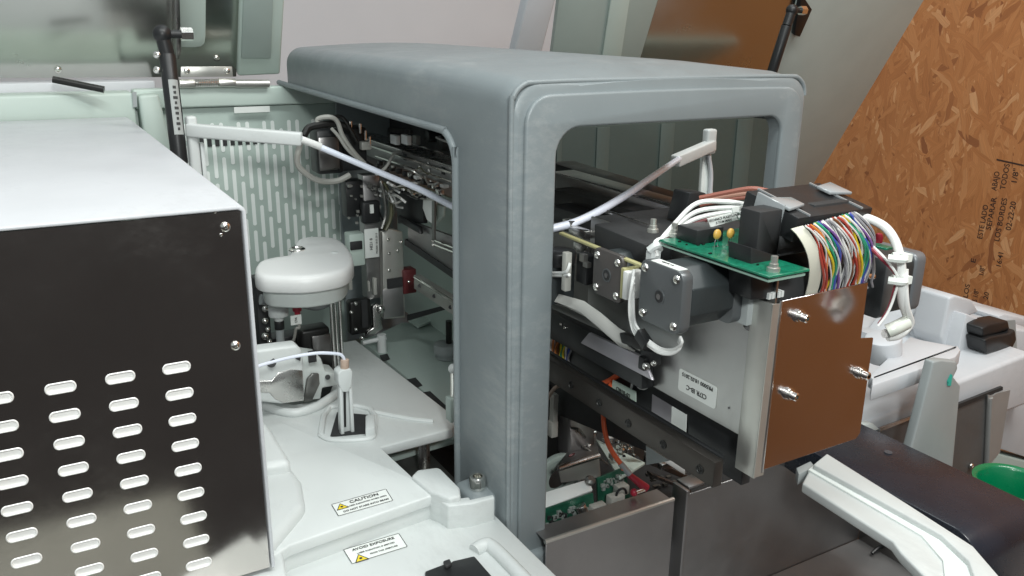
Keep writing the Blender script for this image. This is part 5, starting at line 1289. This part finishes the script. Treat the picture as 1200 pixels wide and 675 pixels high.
m = MB(); c = P(1160, 500, y=.588); m.cyl(P(1160, 466, y=.587), P(1156, 552, y=.587), .004, 16); m.build('rounded_bend', mat('light dull steel', (.34, .34, .33)), t)
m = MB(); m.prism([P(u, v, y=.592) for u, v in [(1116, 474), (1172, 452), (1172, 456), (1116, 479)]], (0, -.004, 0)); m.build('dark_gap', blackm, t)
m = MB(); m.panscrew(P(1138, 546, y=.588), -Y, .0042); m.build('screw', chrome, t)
t = thing('rear_fence_strip', 'dark grey strip behind the black guide below the white module', 'strip', P(1060, 520, y=.59))
m = MB(); m.prism([P(u, v, y=.595) for u, v in [(1030, 502), (1076, 485), (1078, 540), (1010, 560)]], (0, .002, 0)); m.build('strip', motl, t)
m = MB(); m.prism([P(u, v, y=.59) for u, v in [(1012, 498), (1024, 497), (1031, 503), (1022, 506), (1012, 503)]], (0, .012, 0)); m.build('foot', mintl, t, .001)
m = MB(); m.prism([P(u, v, y=.594) for u, v in [(1030, 501), (1076, 484), (1076, 487), (1030, 505)]], (0, -.002, 0)); m.build('edge', steel, t)
t = thing('lower_white_panel', 'white panel at the right edge below the module with a grey ledge', 'panel', P(1190, 540, y=.62))
m = MB(); m.prism([P(u, v, y=.63) for u, v in [(1165, 470), (1230, 440), (1230, 545), (1172, 526)]], (0, .05, 0)); m.build('panel', whitecold, t, .002)
m = MB(); m.prism([P(u, v, y=.625) for u, v in [(1160, 530), (1230, 548), (1230, 600), (1130, 580)]], (0, .05, 0)); m.build('ledge', mintd, t, .002)

# green cup
t = thing('green_cup', 'bright green plastic cup with an open rim beside the black guide', 'cup', P(1185, 580, z=-.45))
cc_ = P(1188, 566, y=.47); rr_ = .042
MB().lathe(cc_ - Z*.09, Z, [(0, 0), (rr_*.8, 0), (rr_*.95, .05), (rr_, .084), (rr_+.003, .088), (rr_+.003, .092), (rr_-.001, .092), (rr_-.004, .088), (rr_-.006, .05), (rr_*.7, .006), (0, .006)], 40).build('cup', green, t, angle=60)

# ================================================================== WIRING AND SMALL FITTINGS INSIDE
random.seed(21)
t = thing('inner_wiring', 'tangle of cables, bright clamps and screws inside the left opening of the hood', 'wiring', GP(480, 235, .39))
cm = [wireg, anod, wirew, wirew, wireg, zinc, olive]
for k in range(15):
    u, v = random.uniform(432, 500), random.uniform(196, 232); pts = []
    du, dv = random.uniform(5, 14), random.uniform(3, 12)
    for q_ in range(4):
        pts.append(GP(u, v, random.uniform(.372, .392))); u += du*random.uniform(.3, 1.2); v += dv*random.uniform(-.4, 1.3)
    MB().tube(pts, random.uniform(.0008, .0017), 6, 5).build('cable', cm[k % 7], t)
for k in range(26):
    u, v = random.uniform(440, 524), 0; v = 192 + (u-440)*.36 + random.uniform(-4, 22); c = GP(u, v, random.uniform(.384, .394)); r_ = random.uniform(.0014, .0034)
    mm = [chrome, zinc, steel, black, anodg, wirew][k % 6]
    if k % 3 == 0: MB().cyl(c, c - X*r_*1.5, r_, 12).build('clamp', mm, t, .0003)
    else: MB().obox(c, X*r_, Y*r_*random.uniform(.6, 1.8), Z*r_*random.uniform(.5, 1.3)).build('fitting', mm, t, .0003)
t = thing('bay_wiring', 'tangle of thin cables and small steel fittings behind the perforated beam in the lower bay', 'wiring', P(700, 500, y=.66))
for k in range(16):
    u, v = random.uniform(645, 745), random.uniform(488, 545); pts = []
    for q_ in range(4):
        pts.append(P(u, v, y=random.uniform(.62, .72))); u += random.uniform(4, 16); v += random.uniform(-8, 14)
    MB().tube(pts, random.uniform(.0008, .0018), 6, 5).build('cable', [wireg, black, wirew, anodg, tan, black, darkred][k % 7], t)
for k in range(24):
    u, v = random.uniform(705, 790), random.uniform(500, 545); v = max(v, 470+(u-660)*.62); c = P(u, v, y=random.uniform(.60, .68)); r_ = random.uniform(.0014, .0040)
    mm = [chrome, zinc, steel, black, anodg, wireg][k % 6]
    if k % 3 == 0: MB().cyl(c, c - Y*r_*1.5 + Z*r_*.5, r_, 12).build('clamp', mm, t, .0003)
    else: MB().obox(c, X*r_*random.uniform(.6, 2), Y*r_, Z*r_*random.uniform(.5, 1.3)).build('fitting', mm, t, .0003)

# ================================================================== LIGHT
w = bpy.data.worlds.new('World'); SC.world = w; w.use_nodes = True
nt = w.node_tree; bg = nt.nodes['Background']
tc = nt.nodes.new('ShaderNodeTexCoord'); sp = nt.nodes.new('ShaderNodeSeparateXYZ'); rp_ = nt.nodes.new('ShaderNodeValToRGB')
mr = nt.nodes.new('ShaderNodeMapRange'); mr.inputs['From Min'].default_value = -1; mr.inputs['From Max'].default_value = 1
nt.links.new(tc.outputs['Generated'], sp.inputs['Vector']); nt.links.new(sp.outputs['Z'], mr.inputs['Value']); nt.links.new(mr.outputs['Result'], rp_.inputs['Fac']); nt.links.new(rp_.outputs['Color'], bg.inputs['Color'])
e = rp_.color_ramp.elements; e[0].position = .42; e[0].color = (.045, .042, .041, 1); e[1].position = .62; e[1].color = (.42, .46, .47, 1)
bg.inputs['Strength'].default_value = 1.0
def area(name, loc, tgt, sx, sy, power, col=(1, 1, 1)):
    d = bpy.data.lights.new(name, 'AREA'); d.shape = 'RECTANGLE'; d.size = sx; d.size_y = sy; d.energy = power; d.color = col
    o = bpy.data.objects.new(name, d); COL.objects.link(o); o.location = loc
    o.rotation_euler = (V(tgt)-V(loc)).to_track_quat('-Z', 'Y').to_euler(); return o
area('ceiling_lamp_near', (.05, -.05, 1.20), (.30, .6, -.3), 1.2, .12, 13, (.95, 1, .985))
area('ceiling_lamp_far', (.9, 1.2, 1.7), (.9, 1.0, -.3), 1.4, .2, 9, (.95, 1, .99))
area('hand_lamp', (.03, -.24, .22), (.40, .62, -.20), .10, .08, 5.2, (.97, 1, .98))
area('board_fill_lamp', (1.0, -.3, 1.5), (1.9, .45, -.3), 1.0, .3, 25, (1, .985, .95))  # added fill with no seen source, brightens the strand board wall
vs = SC.view_settings; vs.view_transform = 'Standard'; vs.look = 'None'; vs.exposure = 0; vs.gamma = 1
SC.render.engine = 'CYCLES'; SC.cycles.max_bounces = 8
